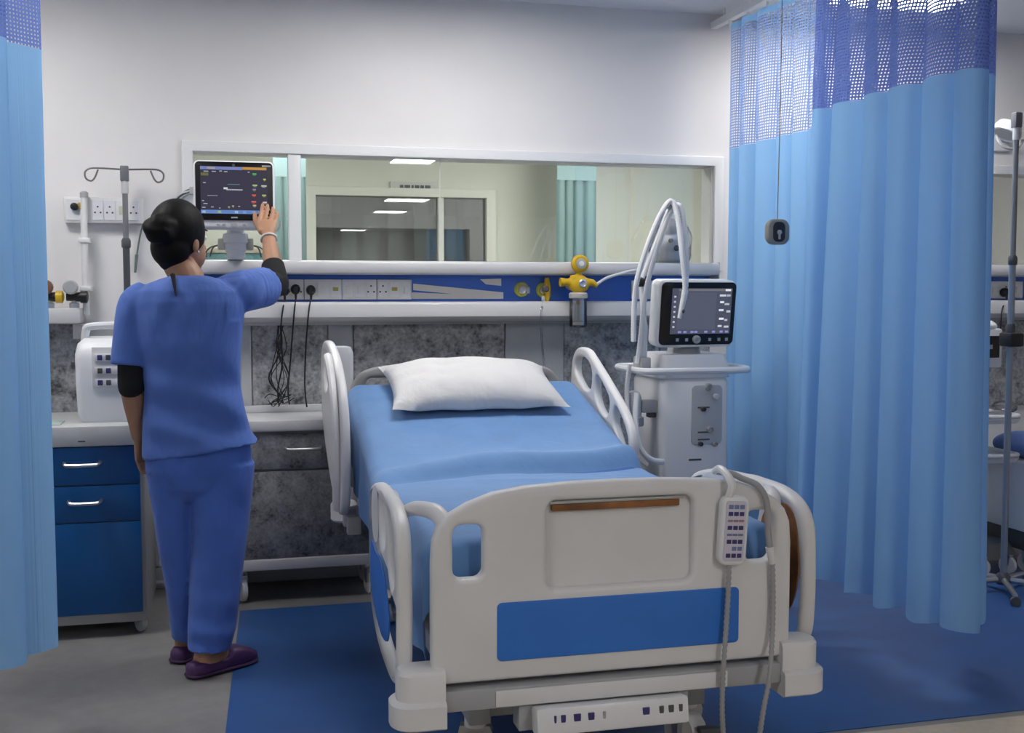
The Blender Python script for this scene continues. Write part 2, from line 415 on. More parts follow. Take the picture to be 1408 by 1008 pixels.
# ------------------------------------------------------------------ ceiling lights
def lamp(x, y, sx, sy, lab, power=None, z=ZC, group='ceiling light panels'):
    t = thing('ceiling_light', lab, 'light', (x, y, z-.03), group)
    fr = plate([(x-sx/2-.03, y-sy/2-.03), (x+sx/2+.03, y-sy/2-.03), (x+sx/2+.03, y+sy/2+.03), (x-sx/2-.03, y+sy/2+.03)], [[(x-sx/2, y-sy/2), (x+sx/2, y-sy/2), (x+sx/2, y+sy/2), (x-sx/2, y+sy/2)]], .026, .003, lambda u, v, w: (u, v, z-.0135+w))
    obj('frame', fr, TRIM, t)
    obj('diffuser', box(x-sx/2, x+sx/2, y-sy/2, y+sy/2, z-.014, z-.002), emis('lamp_glow_%g' % (power or LAMP_POWER), (1, .975, .95), power or LAMP_POWER), t)
for L in LAMPS: lamp(*L[:5], power=L[5])
lamp(2.4, 6.4, .6, .6, 'ceiling light panel in the room behind the window', power=30)
lamp(.2, 6.4, .6, .6, 'ceiling light panel at the left in the room behind the window', power=30)
#PART2
# ================================================================== BEDHEAD TRUNKING
def trunking(name, x0, x1, lab, grp):
    t = thing(name, lab, 'trunking', ((x0+x1)/2, 5.0, 1.165), grp)
    def prof(pts): return loft([[V((x, y, z)) for y, z in pts] for x in (x0, x1)])
    obj('upper_ledge', prof([(5.099, 1.372), (4.955, 1.372), (4.945, 1.378), (4.940, 1.39), (4.940, 1.418), (4.946, 1.428), (4.958, 1.432), (5.075, 1.432), (5.099, 1.432)]), RAILW, t)
    obj('blue_panel', box(x0+.003, x1-.003, 5.045, 5.099, 1.2525, 1.3715), TRUNKB, t)
    obj('lower_rail', prof([(5.099, 1.163), (4.985, 1.163), (4.962, 1.172), (4.950, 1.186), (4.950, 1.236), (4.956, 1.247), (4.968, 1.252), (5.099, 1.252)]), RAILW, t)
    obj('lip', prof([(5.099, 1.150), (5.01, 1.150), (4.995, 1.1625), (5.099, 1.1625)]), GREYP, t)
    for s, xe in ((-1, x0), (1, x1)):
        obj('end_cap', box(xe-.004 if s < 0 else xe+.0002, xe-.0002 if s < 0 else xe+.004, 4.945, 5.099, 1.160, 1.434, .001, 1), GREYP, t)
    return t
tr = trunking('bedhead_trunking', -.12, 2.24, 'white and blue bedhead trunking running behind the bed', 'bedhead trunking units')
tr2 = trunking('bedhead_trunking', 3.3, 4.9, 'white and blue bedhead trunking beyond the right curtain', 'bedhead trunking units')
# glare across the blue panel, put in as thin pale cream streaks
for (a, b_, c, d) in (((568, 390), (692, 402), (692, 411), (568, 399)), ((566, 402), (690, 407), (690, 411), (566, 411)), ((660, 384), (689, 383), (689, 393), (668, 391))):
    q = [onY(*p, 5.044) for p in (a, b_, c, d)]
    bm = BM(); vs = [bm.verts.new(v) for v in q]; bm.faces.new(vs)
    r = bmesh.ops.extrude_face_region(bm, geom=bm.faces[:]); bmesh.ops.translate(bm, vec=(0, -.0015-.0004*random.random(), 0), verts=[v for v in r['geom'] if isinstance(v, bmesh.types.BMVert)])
    obj('glare_streak', bm, CREAM, tr, 'pale painted glare streak')
def socket_plate(x0, x1, zc, Y, n, lab, grp='socket plates', h=.088, kinds=None):
    t = thing('socket_plate', lab, 'socket', ((x0+x1)/2, Y, zc-h/2), grp)
    obj('plate', box(x0, x1, Y-.012, Y, zc-h/2, zc+h/2, .003), SOCK, t)
    wd = (x1-x0)/n
    for i in range(n):
        a = x0+wd*i; kd = (kinds or 'os'*9)[i]
        f = obj('module', box(a+.006, a+wd-.006, Y-.0145, Y-.0121, zc-h*.38, zc+h*.38, .001, 1), PLAST2, t)
        cx = a+wd/2
        if kd == 'o':
            for dx, dz in ((0, .016), (-.013, -.010), (.013, -.010)): obj('pin_hole', lathe([(.0042, 0), (.0042, -.0016)], (cx+dx, Y-.0144, zc+dz), 'Y', 8), DGREY, f)
        elif kd == 's':
            obj('switch', rot(box(cx-.010, cx+.010, Y-.020, Y-.0146, zc-.017, zc+.017, .002), .1, 'X', (cx, Y-.0146, zc)), SOCK, f)
        else:
            obj('indicator', box(cx-.012, cx+.012, Y-.017, Y-.0146, zc-.006, zc+.010, .001, 1), mat('yellow_port', (.5, .45, .1), .5), f)
    return t
sx = [onY(p, 398, 5.04).x for p in (352, 418, 470, 518, 566)]
for i, (lab, kn) in enumerate((('socket plate behind the three black plugs, left end of row', 'osoo'), ('second white socket plate from the black plugs on trunking', 'osi'), ('third white socket plate in the row on the blue trunking', 'sso'), ('rightmost white socket plate before the pale glare streaks', 'ois'))):
    socket_plate(sx[i]+.001, sx[i+1]-.001, 1.306, 5.045, len(kn), lab, kinds=kn)
pa = onY(868, 383, 5.04); pb = onY(902, 413, 5.04)
socket_plate(pa.x, pb.x, 1.305, 5.045, 2, 'white socket plate beside the ventilator arm', kinds='os')
socket_plate(3.70, 3.98, 1.305, 5.045, 4, 'white socket plate on trunking beyond the right curtain', kinds='osos')
def plug(px, py, path, lab, Y=5.029, grp='black plugs in the bedhead sockets'):
    c = onY(px, py, Y); t = thing('power_plug', lab, 'plug', (c.x, Y, c.z-.02), grp)
    obj('body', loft([[V((c.x+math.cos(a)*rx, Y-yy, c.z+math.sin(a)*rz)) for a in [2*math.pi*i/14 for i in range(14)]] for yy, rx, rz in ((.001, .020, .022), (.018, .021, .023), (.032, .016, .019), (.040, .009, .012))]), BLACK, t)
    obj('strain_relief', tube([(c.x, Y-.030, c.z-.014), (c.x, Y-.034, c.z-.045)], [.006, .004], 8), BLACK, t)
    pts = [(c.x, Y-.034, c.z-.04)]+[tuple(onY(x, y, yy)) for x, y, yy in path]
    obj('cord', tube(pts, .0035, 6, k=6), BLACK, t)
    return t
plug(391, 400, [(389, 425, 4.940), (386, 455, 4.938), (388, 500, 4.95), (382, 535, 4.97), (384, 558, 4.97)], 'leftmost black plug with hanging cord, by the raised sleeve')
plug(406, 398, [(405, 425, 4.938), (402, 460, 4.938), (399, 500, 4.95), (396, 535, 4.96), (398, 556, 4.97)], 'middle black plug of three with hanging cord')
plug(427, 399, [(425, 425, 4.938), (421, 470, 4.938), (419, 520, 4.95), (420, 545, 4.96), (422, 560, 4.96)], 'rightmost black plug of three with hanging cord')
for px in (1372, 1384): pass
plug(1379, 402, [(1378, 425, 4.938), (1376, 450, 4.94), (1374, 480, 4.95)], 'black plug in the socket beyond the right curtain')
# tangle of thin leads below the plugs
tl = thing('lead_bundle', 'tangled thin black leads hanging above the grey cabinet', 'cables', tuple(onY(388, 570, 4.99)))
for i in range(9):
    a = random.uniform(-.6, .6)
    pts = [onY(386+random.uniform(-6, 6), 440, 5.02), onY(384+random.uniform(-10, 10), 480, 5.0), onY(386+random.uniform(-18, 16), 520, 5.0), onY(387+random.uniform(-4, 5), 545, 4.985), onY(387+random.uniform(-22, 14), 555+random.uniform(-16, 8), 5.0), onY(387+random.uniform(-26, 18), 560-random.random()*16, 5.0)]
    obj('lead', tube(pts, .0022, 5, k=5), BLACK, tl)

# ------------------------------------------------------------------ gas outlets
def gas_outlet(px, py, m, lab, knob=False):
    c = onY(px, py, 5.04); t = thing('gas_outlet', lab, 'gas outlet', (c.x, 5.045, c.z-.03), 'medical gas outlets')
    obj('collar', lathe([(.034, 0), (.034, -.010), (.028, -.018)], (c.x, 5.045, c.z), 'Y', 20), m, t)
    obj('socket', lathe([(.020, -.018), (.020, -.030), (.015, -.034), (.008, -.030)], (c.x, 5.045, c.z), 'Y', 16), STEEL, t)
    if knob:
        obj('valve_body', tube([(c.x+.008, 5.008, c.z+.055), (c.x+.008, 5.000, c.z+.02), (c.x+.008, 5.000, c.z-.03), (c.x+.006, 5.006, c.z-.055)], [.010, .016, .014, .009], 10), YELL, t)
        obj('valve_knob', lathe([(.013, 0), (.015, -.012), (.009, -.018)], (c.x-.004, 4.988, c.z+.006), 'Y', 12), DGREY, t)
    else:
        obj('release_tab', box(c.x+.018, c.x+.034, 5.015, 5.030, c.z-.018, c.z+.010, .003), GREYP, t)
    return t
gas_outlet(717, 398, YGREEN, 'round yellow-green gas outlet nearest the pale glare streaks')
gas_outlet(747, 399, YGREEN, 'gas outlet with an upright yellow valve, middle of the three', True)
c = onY(797, 390, 4.905)
rg = thing('suction_regulator', 'yellow suction regulator with round gauge and clear jar', 'regulator', (c.x, 5.045, c.z-.2))
obj('wall_probe', lathe([(.030, 0), (.030, -.02), (.018, -.03), (.018, -.125)], (c.x, 5.045, c.z), 'Y', 16), GREYP, rg)
bd = ellipsoid((c.x-.004, 4.905, c.z-.002), .050, .030, .043); box(c.x-.045, c.x-.005, 4.885, 4.92, c.z+.012, c.z+.040, .008, bm=bd)
tube([(c.x-.03, 4.905, c.z+.004), (c.x-.085, 4.905, c.z+.008)], [.018, .017], 12, bd)
tube([(c.x+.03, 4.905, c.z+.006), (c.x+.062, 4.905, c.z+.004), (c.x+.085, 4.905, c.z-.012)], [.020, .016, .010], 12, bd)
tube([(c.x-.004, 4.905, c.z+.03), (c.x-.004, 4.905, c.z+.062)], [.014, .012], 12, bd)
rb = obj('regulator_body', remesh(bd, .005, 3), YELL, rg)
obj('dial', lathe([(.017, 0), (.019, -.008), (.014, -.011), (.006, -.006)], (c.x+.004, 4.877, c.z), 'Y', 18), STEEL, rb)
obj('tap_knob', lathe([(.021, -.005), (.019, .012), (.010, .016)], (c.x-.087, 4.905, c.z+.006), 'X', 14), YELL, rb)
g = obj('gauge', lathe([(.036, .012), (.040, 0), (.040, -.018), (.032, -.026), (.028, -.026)], (c.x-.002, 4.905, c.z+.090), 'Y', 24), YELL, rg)
obj('gauge_face', lathe([(.023, 0), (.023, -.006), (.004, -.007)], (c.x-.002, 4.878, c.z+.090), 'Y', 20), GREYP, g)
obj('gauge_glass', lathe([(.012, 0), (.012, -.003), (.002, -.004)], (c.x-.002, 4.871, c.z+.090), 'Y', 16), SOCK, g)
j = obj('jar', lathe([(.034, -.198), (.040, -.192), (.040, -.055), (.036, -.050), (.037, -.055), (.037, -.188), (.03, -.190)], (c.x-.006, 4.905, c.z), 'Z', 22), CLEAR, rg)
obj('jar_cap', lathe([(.041, -.066), (.043, -.060), (.043, -.046), (.036, -.040)], (c.x-.006, 4.905, c.z), 'Z', 22), mat('jar_cap_grey', (.55, .52, .46), .35), j)
obj('jar_tube', tube([(c.x-.006, 4.905, c.z-.05), (c.x-.006, 4.905, c.z-.165)], [.004, .004], 8), GREYP, j)
obj('jar_floor', lathe([(.033, -.186), (.033, -.178), (.02, -.174)], (c.x-.006, 4.905, c.z), 'Z', 18), SOCK, j)
obj('float_ball', ellipsoid((c.x-.006, 4.905, c.z-.085), .010, .010, .012), mat('amber', (.5, .3, .1), .4), j)
hs = obj('hose', tube([(c.x+.08, 4.905, c.z-.004), onY(835, 382, 4.90), onY(855, 376, 4.90), onY(875, 372, 4.90), onY(890, 378, 4.90)], .007, 8, k=6), CLEAR, rg)
MATS['hose_white'] = mat('hose_white', (.62, .63, .68), .35); hs.data.materials[0] = MATS['hose_white']
# suction tube down from the middle outlet
q = thing('oxygen_tube', 'thin clear tube hanging below the middle gas outlet', 'tube', tuple(onY(747, 500, 4.95)))
obj('tube', tube([onY(747, 412, 4.985), onY(745, 425, 4.935), onY(744, 450, 4.94), onY(747, 490, 5.0), onY(752, 520, 5.02)], .005, 8, k=6), CLEAR, q)
obj('connector', tube([onY(747, 408, 4.99), onY(747, 416, 4.982)], .008, 10), GREYP, q)

# ------------------------------------------------------------------ wall items on the left
a = onY(88, 271, 5.08); b2 = onY(198, 308, 5.08)
t = thing('wall_socket_box', 'white wall box of switches and sockets behind the IV pole', 'socket box', ((a.x+b2.x)/2, 5.099, b2.z))
obj('box_body', box(a.x, b2.x, 5.055, 5.099, b2.z, a.z, .005), SOCK, t)
cz = (a.z+b2.z)/2; W_ = b2.x-a.x
f = obj('module', box(a.x+.01, a.x+W_*.30, 5.051, 5.0549, b2.z+.01, a.z-.01, .001, 1), PLAST2, t)
obj('round_outlet', lathe([(.016, 0), (.016, -.02), (.008, -.022)], (a.x+.045, 5.051, cz+.012), 'Y', 14), BLACK, f)
obj('yellow_ring', lathe([(.014, 0), (.014, -.012), (.008, -.014)], (a.x+.068, 5.051, cz+.016), 'Y', 14), mat('amber_ring', (.45, .30, .08), .5), f)
obj('small_outlet', lathe([(.011, 0), (.011, -.014), (.006, -.015)], (a.x+.075, 5.051, cz-.012), 'Y', 14), GREYP, f)
for i in range(4):
    x0 = a.x+W_*(.36+.15*i)
    f = obj('module', box(x0, x0+W_*.135, 5.051, 5.0549, b2.z+.012, a.z-.012, .001, 1), PLAST2, t)
    cx = x0+W_*.067
    if i in (0, 1, 3):
        for dx, dz in ((0, .014), (-.011, -.010), (.011, -.010)): obj('pin_hole', lathe([(.004, 0), (.004, -.0015)], (cx+dx, 5.0509, cz+dz), 'Y', 8), DGREY, f)
    else: obj('switch', box(cx-.010, cx+.010, 5.046, 5.0509, cz-.018, cz+.018, .002), mat('switch_cream', (.6, .62, .45), .5), f)
t = thing('pipe', 'white vertical conduit pipe running down from the wall box', 'pipe', tuple(onY(119, 440, 5.07)))
pz = [onY(116, 268, 5.04), onY(116, 310, 5.04), onY(119, 440, 5.075)]
obj('conduit', tube([(pz[0].x, 5.03, pz[0].z), (pz[1].x, 5.03, pz[1].z), (pz[1].x, 5.03, 1.20)], .014, 12), SOCK, t)
obj('clip', box(pz[1].x-.022, pz[1].x+.022, 5.01, 5.099, 1.50, 1.52, .003), SOCK, t); obj('clip', box(pz[1].x-.022, pz[1].x+.022, 5.01, 5.099, 1.30, 1.32, .003), SOCK, t)
obj('conduit_cap', lathe([(.017, 0), (.017, .02), (.010, .026)], (pz[0].x, 5.03, pz[0].z-.012), 'Z', 12), GREYP, t)
t = thing('wall_shelf', 'short white wall rail with regulators, left by the blue curtain', 'rail', (-1.0, 5.0, 1.16))
obj('rail', box(-1.6, -.60, 4.95, 5.099, 1.163, 1.228, .012), RAILW, t)
obj('bracket', box(-.64, -.60, 5.0, 5.099, 1.1, 1.162, .003), RAILW, t)
for px, mm, lab in ((68, YELL, 'small gauge with yellow cap on the left wall rail'), (102, BLACK, 'black flow valve beside the conduit on the left wall rail')):
    c = onY(px, 412, 5.0); t = thing('flow_valve', lab, 'valve', (c.x, 5.0, 1.228), 'valves on the left wall rail')
    obj('stem', lathe([(.020, 0), (.020, .02), (.010, .025), (.010, .05)], (c.x, 5.0, 1.229), 'Z', 14), STEEL, t)
    obj('body', tube([(c.x-.03, 5.0, 1.275), (c.x+.03, 5.0, 1.275)], [.017, .021], 14), BLACK, t)
    obj('knob', lathe([(.026, 0), (.026, .025), (.016, .03)], (c.x+.026, 5.0, 1.275), 'X', 14), mm, t)
    obj('dial', lathe([(.030, 0), (.030, -.015), (.024, -.02)], (c.x-.01, 4.985, 1.315), 'Y', 16), GREYP if mm is BLACK else mat('brown_gauge', (.2, .1, .06), .5), t)
# thin dark lead hanging on the wall right of the IV pole
c0 = onY(193, 322, 5.08)
t = thing('wall_lead', 'thin grey-green lead hanging on the wall right of the IV pole', 'cable', tuple(onY(186, 375, 5.08)))
obj('cable', tube([onY(197, 308, 5.07), onY(193, 322, 5.085), onY(189, 345, 5.09), onY(187, 362, 5.085), onY(186, 375, 5.085)], .004, 6, k=5), mat('greygreen_cable', (.14, .19, .19), .5), t)
obj('clip', tube([onY(188, 350, 5.085), onY(186, 375, 5.085)], [.007, .005], 8), mat('greygreen_cable', (.14, .19, .19), .5), t)

# ------------------------------------------------------------------ IV stands
def iv_stand(x, y, ztop, lab, collar=.32, legs=(200, 250, 300), grp='IV stands', pm=None):
    t = thing('iv_stand', lab, 'IV stand', (x, y, 0), grp)
    obj('lower_pole', tube([(x, y, .06), (x, y, ztop-collar)], .014, 12), pm or POLE, t)
    obj('upper_pole', tube([(x, y, ztop-collar), (x, y, ztop-.10)], .0115, 12), mat('pole_light', (.25, .25, .26), .35, metal=.5), t)
    obj('collar', lathe([(.017, 0), (.019, .006), (.019, .03), (.014, .04)], (x, y, ztop-collar-.02), 'Z', 12), DGREY, t)
    obj('lower_collar', lathe([(.018, 0), (.019, .006), (.019, .03), (.015, .04)], (x, y, 1.12), 'Z', 12), DGREY, t)
    h = obj('hook_head', box(x-.017, x+.017, y-.017, y+.017, ztop-.065, ztop, .005), mat('head_grey', (.16, .16, .18), .4), t)
    obj('neck', lathe([(.015, 0), (.015, .06)], (x, y, ztop-.115), 'Z', 12), mat('neck_pale', (.6, .6, .6), .4), t)
    for s in (-1, 1) if not pm else ():
        p = [(x+s*.015, y, ztop-.015), (x+s*.09, y, ztop-.012), (x+s*.135, y, ztop-.014), (x+s*.155, y, ztop-.03), (x+s*.152, y, ztop-.055), (x+s*.133, y, ztop-.065), (x+s*.118, y, ztop-.052), (x+s*.104, y, ztop-.018)]
        obj('hook', tube(p, .0038, 8, k=5), mat('hook_grey', (.17, .16, .16), .35, metal=.4), h)
    obj('hub', lathe([(.03, 0), (.035, .01), (.03, .035), (.017, .05)], (x, y, .035), 'Z', 14), POLE, t)
    for a in legs:
        a = math.radians(a); d = V((math.cos(a), math.sin(a), 0)); e = V((x, y, .045))+d*.24
        lg = obj('leg', tube([V((x, y, .055)), e], [.014, .010], 8), STEEL, t)
        obj('caster', rot(lathe([(.020, -.009), (.022, -.005), (.022, .005), (.020, .009)], (e.x, e.y, .0222), 'X', 14), a, 'Z', (e.x, e.y, .02)), DGREY, lg)
    return t
q = onY(171, 228, 4.99)
iv_stand(q.x, 4.99, q.z, 'dark IV pole with two looped hooks behind the nurse', legs=(178, 2))

# ------------------------------------------------------------------ bedside cabinets
def caster(x, y, r, parent, ang=.3, m=None, wide=.02, name='caster'):
    c = obj(name, rot(lathe([(r*.55, -wide/2), (r*.95, -wide/2), (r, -wide*.3), (r, wide*.3), (r*.95, wide/2), (r*.55, wide/2)], (x, y, r+.0035), 'X', 18), ang, 'Z', (x, y, 0)), m or GREYP, parent)
    obj('fork', rot(loft([[V((x+dx, y+dy, z)) for dx, dy in ((-hw, -hd), (hw, -hd), (hw, hd), (-hw, hd))] for z, hw, hd in ((r+.003, wide*.8, .010), (r*2.0, wide*.9, .018), (r*2.2+.003, wide*.8, .016))]), ang, 'Z', (x, y, 0)), STEEL, c)
    return c
YC = 4.40
za = {k: onY(130, k, YC).z for k in (585, 613, 667, 718, 845, 860)}
X0c, X1c = -.80, onY(200, 700, YC).x
t = thing('bedside_cabinet', 'blue two-drawer bedside cabinet on casters beside the nurse', 'cabinet', ((X0c+X1c)/2, 4.65, 0))
obj('body', box(X0c, X1c, YC+.012, 4.90, za[860], za[613], .006), CABF, t)
fx1 = onY(193.5, 700, YC).x
for nm, z1, z0 in (('drawer', za[613]-.003, za[667]+.002), ('drawer', za[667]-.002, za[718]+.002), ('door', za[718]-.002, za[845])):
    d = obj(nm, box(X0c+.02, fx1, YC-.006, YC+.0118, z0, z1, .003), CABB, t)
    if nm == 'drawer':
        pa = onY(88 if z1 > .68 else 93, 641, YC-.01); pb = onY(138, 641, YC-.01); z = (z0+z1)/2+.006
        obj('handle', tube([(pa.x, YC-.006, z+.008), (pa.x+.004, YC-.028, z+.004), (pa.x+.02, YC-.034, z), (pb.x-.02, YC-.034, z), (pb.x-.004, YC-.028, z+.004), (pb.x, YC-.006, z+.008)], .007, 8, k=4), STEEL, d)
obj('worktop', box(X0c-.012, onY(214, 600, YC-.02).x-.02, YC-.025, 4.915, za[613]+.0005, za[585], .006), CTOP, t)
obj('keyhole_slot', box(onY(107, 607, YC-.03).x, onY(117, 607, YC-.03).x, YC-.0265, YC-.0251, za[613]+.018, za[613]+.023), DGREY, t)
for x in (X0c+.05, X1c-.03):
    for y in (YC+.05, 4.85): caster(x, y, .038, t, .5)
# white machine on it
zt = za[585]
ma = onY(103, 460, 4.55); mb = onY(196, 585, 4.50)
t = thing('medical_machine', 'white boxy medical machine with carrying handle on the blue cabinet', 'machine', ((ma.x+mb.x)/2, 4.65, zt))
x0, x1 = ma.x, onY(205, 500, 4.5).x
def mrow(z, sx0, sx1, y0, y1): return [V((u, v, z)) for u, v in rrect(sx0, sx1, y0, y1, .025, 4)]
z9 = onY(130, 466, 4.5).z
bm = loft([mrow(zt+.0005, x0+.02, x1, 4.50, 4.82), mrow(zt+.03, x0+.008, x1, 4.49, 4.83), mrow(zt+.15, x0+.002, x1, 4.50, 4.83), mrow(z9-.06, x0, x1, 4.51, 4.83), mrow(z9-.02, x0+.008, x1-.006, 4.53, 4.82), mrow(z9, x0+.03, x1-.02, 4.56, 4.79)])
obj('housing', bm, PLAST2, t)
pf = obj('front_panel', box(x0+.065, x1-.008, 4.488, 4.4995, zt+.13, z9-.03, .004), PLAST, t)
for r_, zz in enumerate((z9-.07, z9-.12, z9-.165)):
    obj('slot', box(x0+.075, x1-.02, 4.483, 4.4878, zz-.014, zz+.014, .002), SOCK, pf)
    for dx in (.085, .115, .16):
        obj('connector', box(x0+dx, x0+dx+.018, 4.479, 4.4829, zz-.010, zz+.010, .002), DGREY if (r_+dx*100) % 2 > .6 else NAVY, pf)
obj('handle', tube([(x0+.03, 4.60, z9-.02), (x0+.035, 4.59, z9+.025), (x0+.06, 4.585, z9+.045), (x1-.05, 4.585, z9+.045), (x1-.02, 4.60, z9+.01)], .015, 10, k=5), PLAST2, t)
obj('side_knob', lathe([(.020, 0), (.020, -.02), (.012, -.024)], (x0+.002, 4.60, z9-.10), 'X', 14), DGREY, t)
obj('side_vent', box(x0-.005, x0+.001, 4.55, 4.58, z9-.075, z9-.045, .002), DGREY, t)
# folded paper on the worktop
obj_ = obj('paper_sheet', box(-.73, -.62, 4.43, 4.56, zt+.0005, zt+.0035, .0005, 1), mat('pale_teal_paper', (.40, .50, .47), .7)); tag(obj_, 'small pale teal paper lying on the blue cabinet top', 'paper')

# grey cabinet behind the bed
Yg = 4.74
g0 = onY(326, 780, Yg); g1 = onY(500, 780, Yg)
zt2, zd0, zd1, zdo, zb0, zb1 = [onY(390, k, Yg).z for k in (577, 597, 645, 648, 767, 781)]
X0g, X1g = -.02, .62
t = thing('bedside_cabinet', 'grey mottled bedside cabinet on casters behind the bed', 'cabinet', ((X0g+X1g)/2, 4.9, 0))
obj('body', box(X0g+.01, X1g-.01, Yg+.016, 5.055, zb1, zd0+.012, .003), CABF, t)
d = obj('drawer', box(X0g+.012, X1g-.012, Yg-.004, Yg+.0158, zd1, zd0, .003), GRANC, t)
ha = onY(392, 617, Yg-.02); hb = onY(442, 617, Yg-.02)
obj('handle', tube([(ha.x, Yg-.004, ha.z), (ha.x+.004, Yg-.024, ha.z), (ha.x+.02, Yg-.03, ha.z-.004), (hb.x-.02, Yg-.03, ha.z-.004), (hb.x-.004, Yg-.024, ha.z), (hb.x, Yg-.004, ha.z)], .007, 8, k=4), STEEL, d)
obj('door', box(X0g+.012, X1g-.012, Yg-.004, Yg+.0158, zb0, zdo, .003), GRANC, t)
obj('base_frame', box(X0g, X1g, Yg-.012, 5.06, zb1-.004, zb0-.002, .004), RAILW, t)
wt = obj('worktop', box(X0g-.01, X1g+.01, Yg-.02, 5.068, zd0+.013, zt2, .008), RAILW, t)
obj('tray_lip', box(X0g-.005, X1g+.005, 5.03, 5.066, zt2-.001, zt2+.03, .004), RAILW, wt)
for x in (X0g+.05, X1g-.06):
    for y in (Yg+.04, 5.0): caster(x, y, .050, t, .25, PLAST)
# ================================================================== PATIENT MONITOR
YM = 4.50
def scr(x0, x1, z0, z1, u, v):  # fraction on a screen to world
    return x0+(x1-x0)*u, z1+(z0-z1)*v
a = onY(265, 219, YM); b2 = onY(379, 316, YM)
x0, x1, z1, z0 = a.x, b2.x, a.z, b2.z
lz = 1.432
t = thing('patient_monitor', 'patient monitor with dark screen that the nurse is touching', 'monitor', ((x0+x1)/2, 4.62, lz))
hs = obj('housing', plate(rrect(x0, x1, z0, z1, .022), (), .075, .012, lambda u, v, w: (u, YM+.045+w, v), 3), PLAST2, t)
zb = onY(320, 303, YM).z
bz = obj('bezel', plate(rrect(x0+.007, x1-.009, zb, z1-.006, .015), (), .006, .002, lambda u, v, w: (u, YM+.005+w, v)), BEZEL, t)
sa = onY(275, 228, YM); sb = onY(369, 295, YM)
sc = obj('screen', box(sa.x, sb.x, YM+.0005, YM+.0022, sb.z, sa.z), SCREEN, t)
def mark(u0, u1, v0, v1, col, s, nm='readout'):
    xa, za_ = scr(sa.x, sb.x, sb.z, sa.z, u0, v0); xb, zb_ = scr(sa.x, sb.x, sb.z, sa.z, u1, v1)
    obj(nm, box(xa, xb, YM-.0003, YM+.0004, zb_, za_), emis('glow_%d_%d_%d' % tuple(int(99*c) for c in col), tuple(c*.75 for c in col), s*.7), sc)
mark(0, .62, .005, .07, (.16, .20, .42), .8, 'title_bar'); mark(.10, .22, .015, .055, (.6, .5, .35), .6); mark(.62, .98, .005, .06, (.45, .24, .05), .8, 'title_bar')
mark(0, 1, .92, .995, (.10, .20, .45), .9, 'tool_bar')
for u in (.02, .25, .50, .62, .76, .85): mark(u, u+.05, .935, .985, (.55, .62, .62) if u != .25 else (.5, .6, .15), .7, 'icon')
for u, v, wd in ((.05, .10, .07), (.17, .10, .06), (.28, .09, .04), (.35, .10, .05), (.70, .10, .03), (.04, .34, .04), (.02, .72, .03), (.04, .78, .06), (.15, .85, .04), (.02, .86, .05), (.27, .87, .02), (.55, .83, .03)): mark(u, u+wd, v, v+.018, (.45, .45, .47), .6)
mark(.01, .12, .14, .20, (.14, .14, .04), .5); mark(.34, .40, .44, .48, (.55, .6, .62), .8); mark(.38, .62, .475, .50, (.40, .42, .45), .7); mark(.10, .25, .61, .625, (.3, .3, .33), .5); mark(.40, .58, .37, .38, (.15, .3, .3), .5)
for u, v, wd, col in ((.77, .13, .06, (.05, .45, .08)), (.93, .24, .04, (.45, .5, .06)), (.77, .37, .07, (.4, .5, .2)), (.90, .38, .08, (.5, .55, .45)), (.77, .46, .05, (.3, .3, .33)), (.76, .58, .06, (.6, .12, .04)), (.91, .58, .06, (.4, .5, .12)), (.75, .72, .07, (.65, .12, .08)), (.92, .73, .06, (.6, .5, .5)), (.77, .80, .05, (.5, .45, .25)), (.40, .84, .03, (.3, .35, .1)), (.46, .82, .03, (.4, .35, .2))): mark(u, u+wd, v, v+.028, col, .8); mark(u+.012, u+wd*.8, v+.036, v+.05, tuple(c*.5 for c in col), .8)
obj('logo', box(onY(318, 300, YM).x, onY(327, 300, YM).x, YM+.001, YM+.0022, zb+.008, zb+.014), GREYP, bz)
obj('maker_mark', box(onY(360, 224, YM).x, onY(372, 224, YM).x, YM+.001, YM+.0022, z1-.022, z1-.016), GREYP, bz)
obj('camera_dot', lathe([(.006, 0), (.006, -.001)], (onY(321, 223, YM).x, YM+.002, z1-.018), 'Y', 12), DGREY, bz)
mk = onY(322, 309, YM)
obj('power_button', lathe([(.012, 0), (.012, -.003), (.008, -.004)], (mk.x, YM+.007, mk.z), 'Y', 16), GREYP, t)
for px in (300, 308, 336): obj('key', box(onY(px, 309, YM).x-.006, onY(px, 309, YM).x+.006, YM+.004, YM+.0072, mk.z-.004, mk.z+.004, .001, 1), GREYP, t)
sx = onY(324, 330, YM+.09).x; yS = YM+.13
st = obj('stand_column', loft([[V((sx+math.cos(q)*r_, yS+math.sin(q)*r_*1.0, z)) for q in [2*math.pi*i/18 for i in range(18)]] for z, r_ in ((z0+.03, .030), (z0-.006, .034), (z0-.012, .048), (z0-.045, .052), (z0-.052, .044), (z0-.075, .044), (z0-.082, .036), (lz+.03, .034), (lz+.004, .038), (lz+.0005, .038))]), PLAST2, t)
obj('neck', box(sx-.04, sx+.04, YM+.07, yS+.01, z0+.01, z0+.06, .008), PLAST2, t)
obj('support_arm', box(sx-.035, sx+.035, yS-.02, 5.02, lz+.0005, lz+.022, .006), PLAST2, t)
for s in (-1, 1):
    obj('side_module', box(sx+s*.055-.014, sx+s*.055+.014, yS-.02, yS+.05, lz+.03, lz+.075, .005), mat('cream_plastic', (.6, .6, .5), .5), t)
    for k in range(2):
        obj('lead', tube([(sx+s*.06, yS, lz+.05), (sx+s*(.085+.01*k), yS-.01, lz+.04), (sx+s*(.095+.02*k), yS+.02, lz+.02), (sx+s*(.10+.015*k), yS+.08, lz+.006)], .003, 6, k=5), DGREY, t)
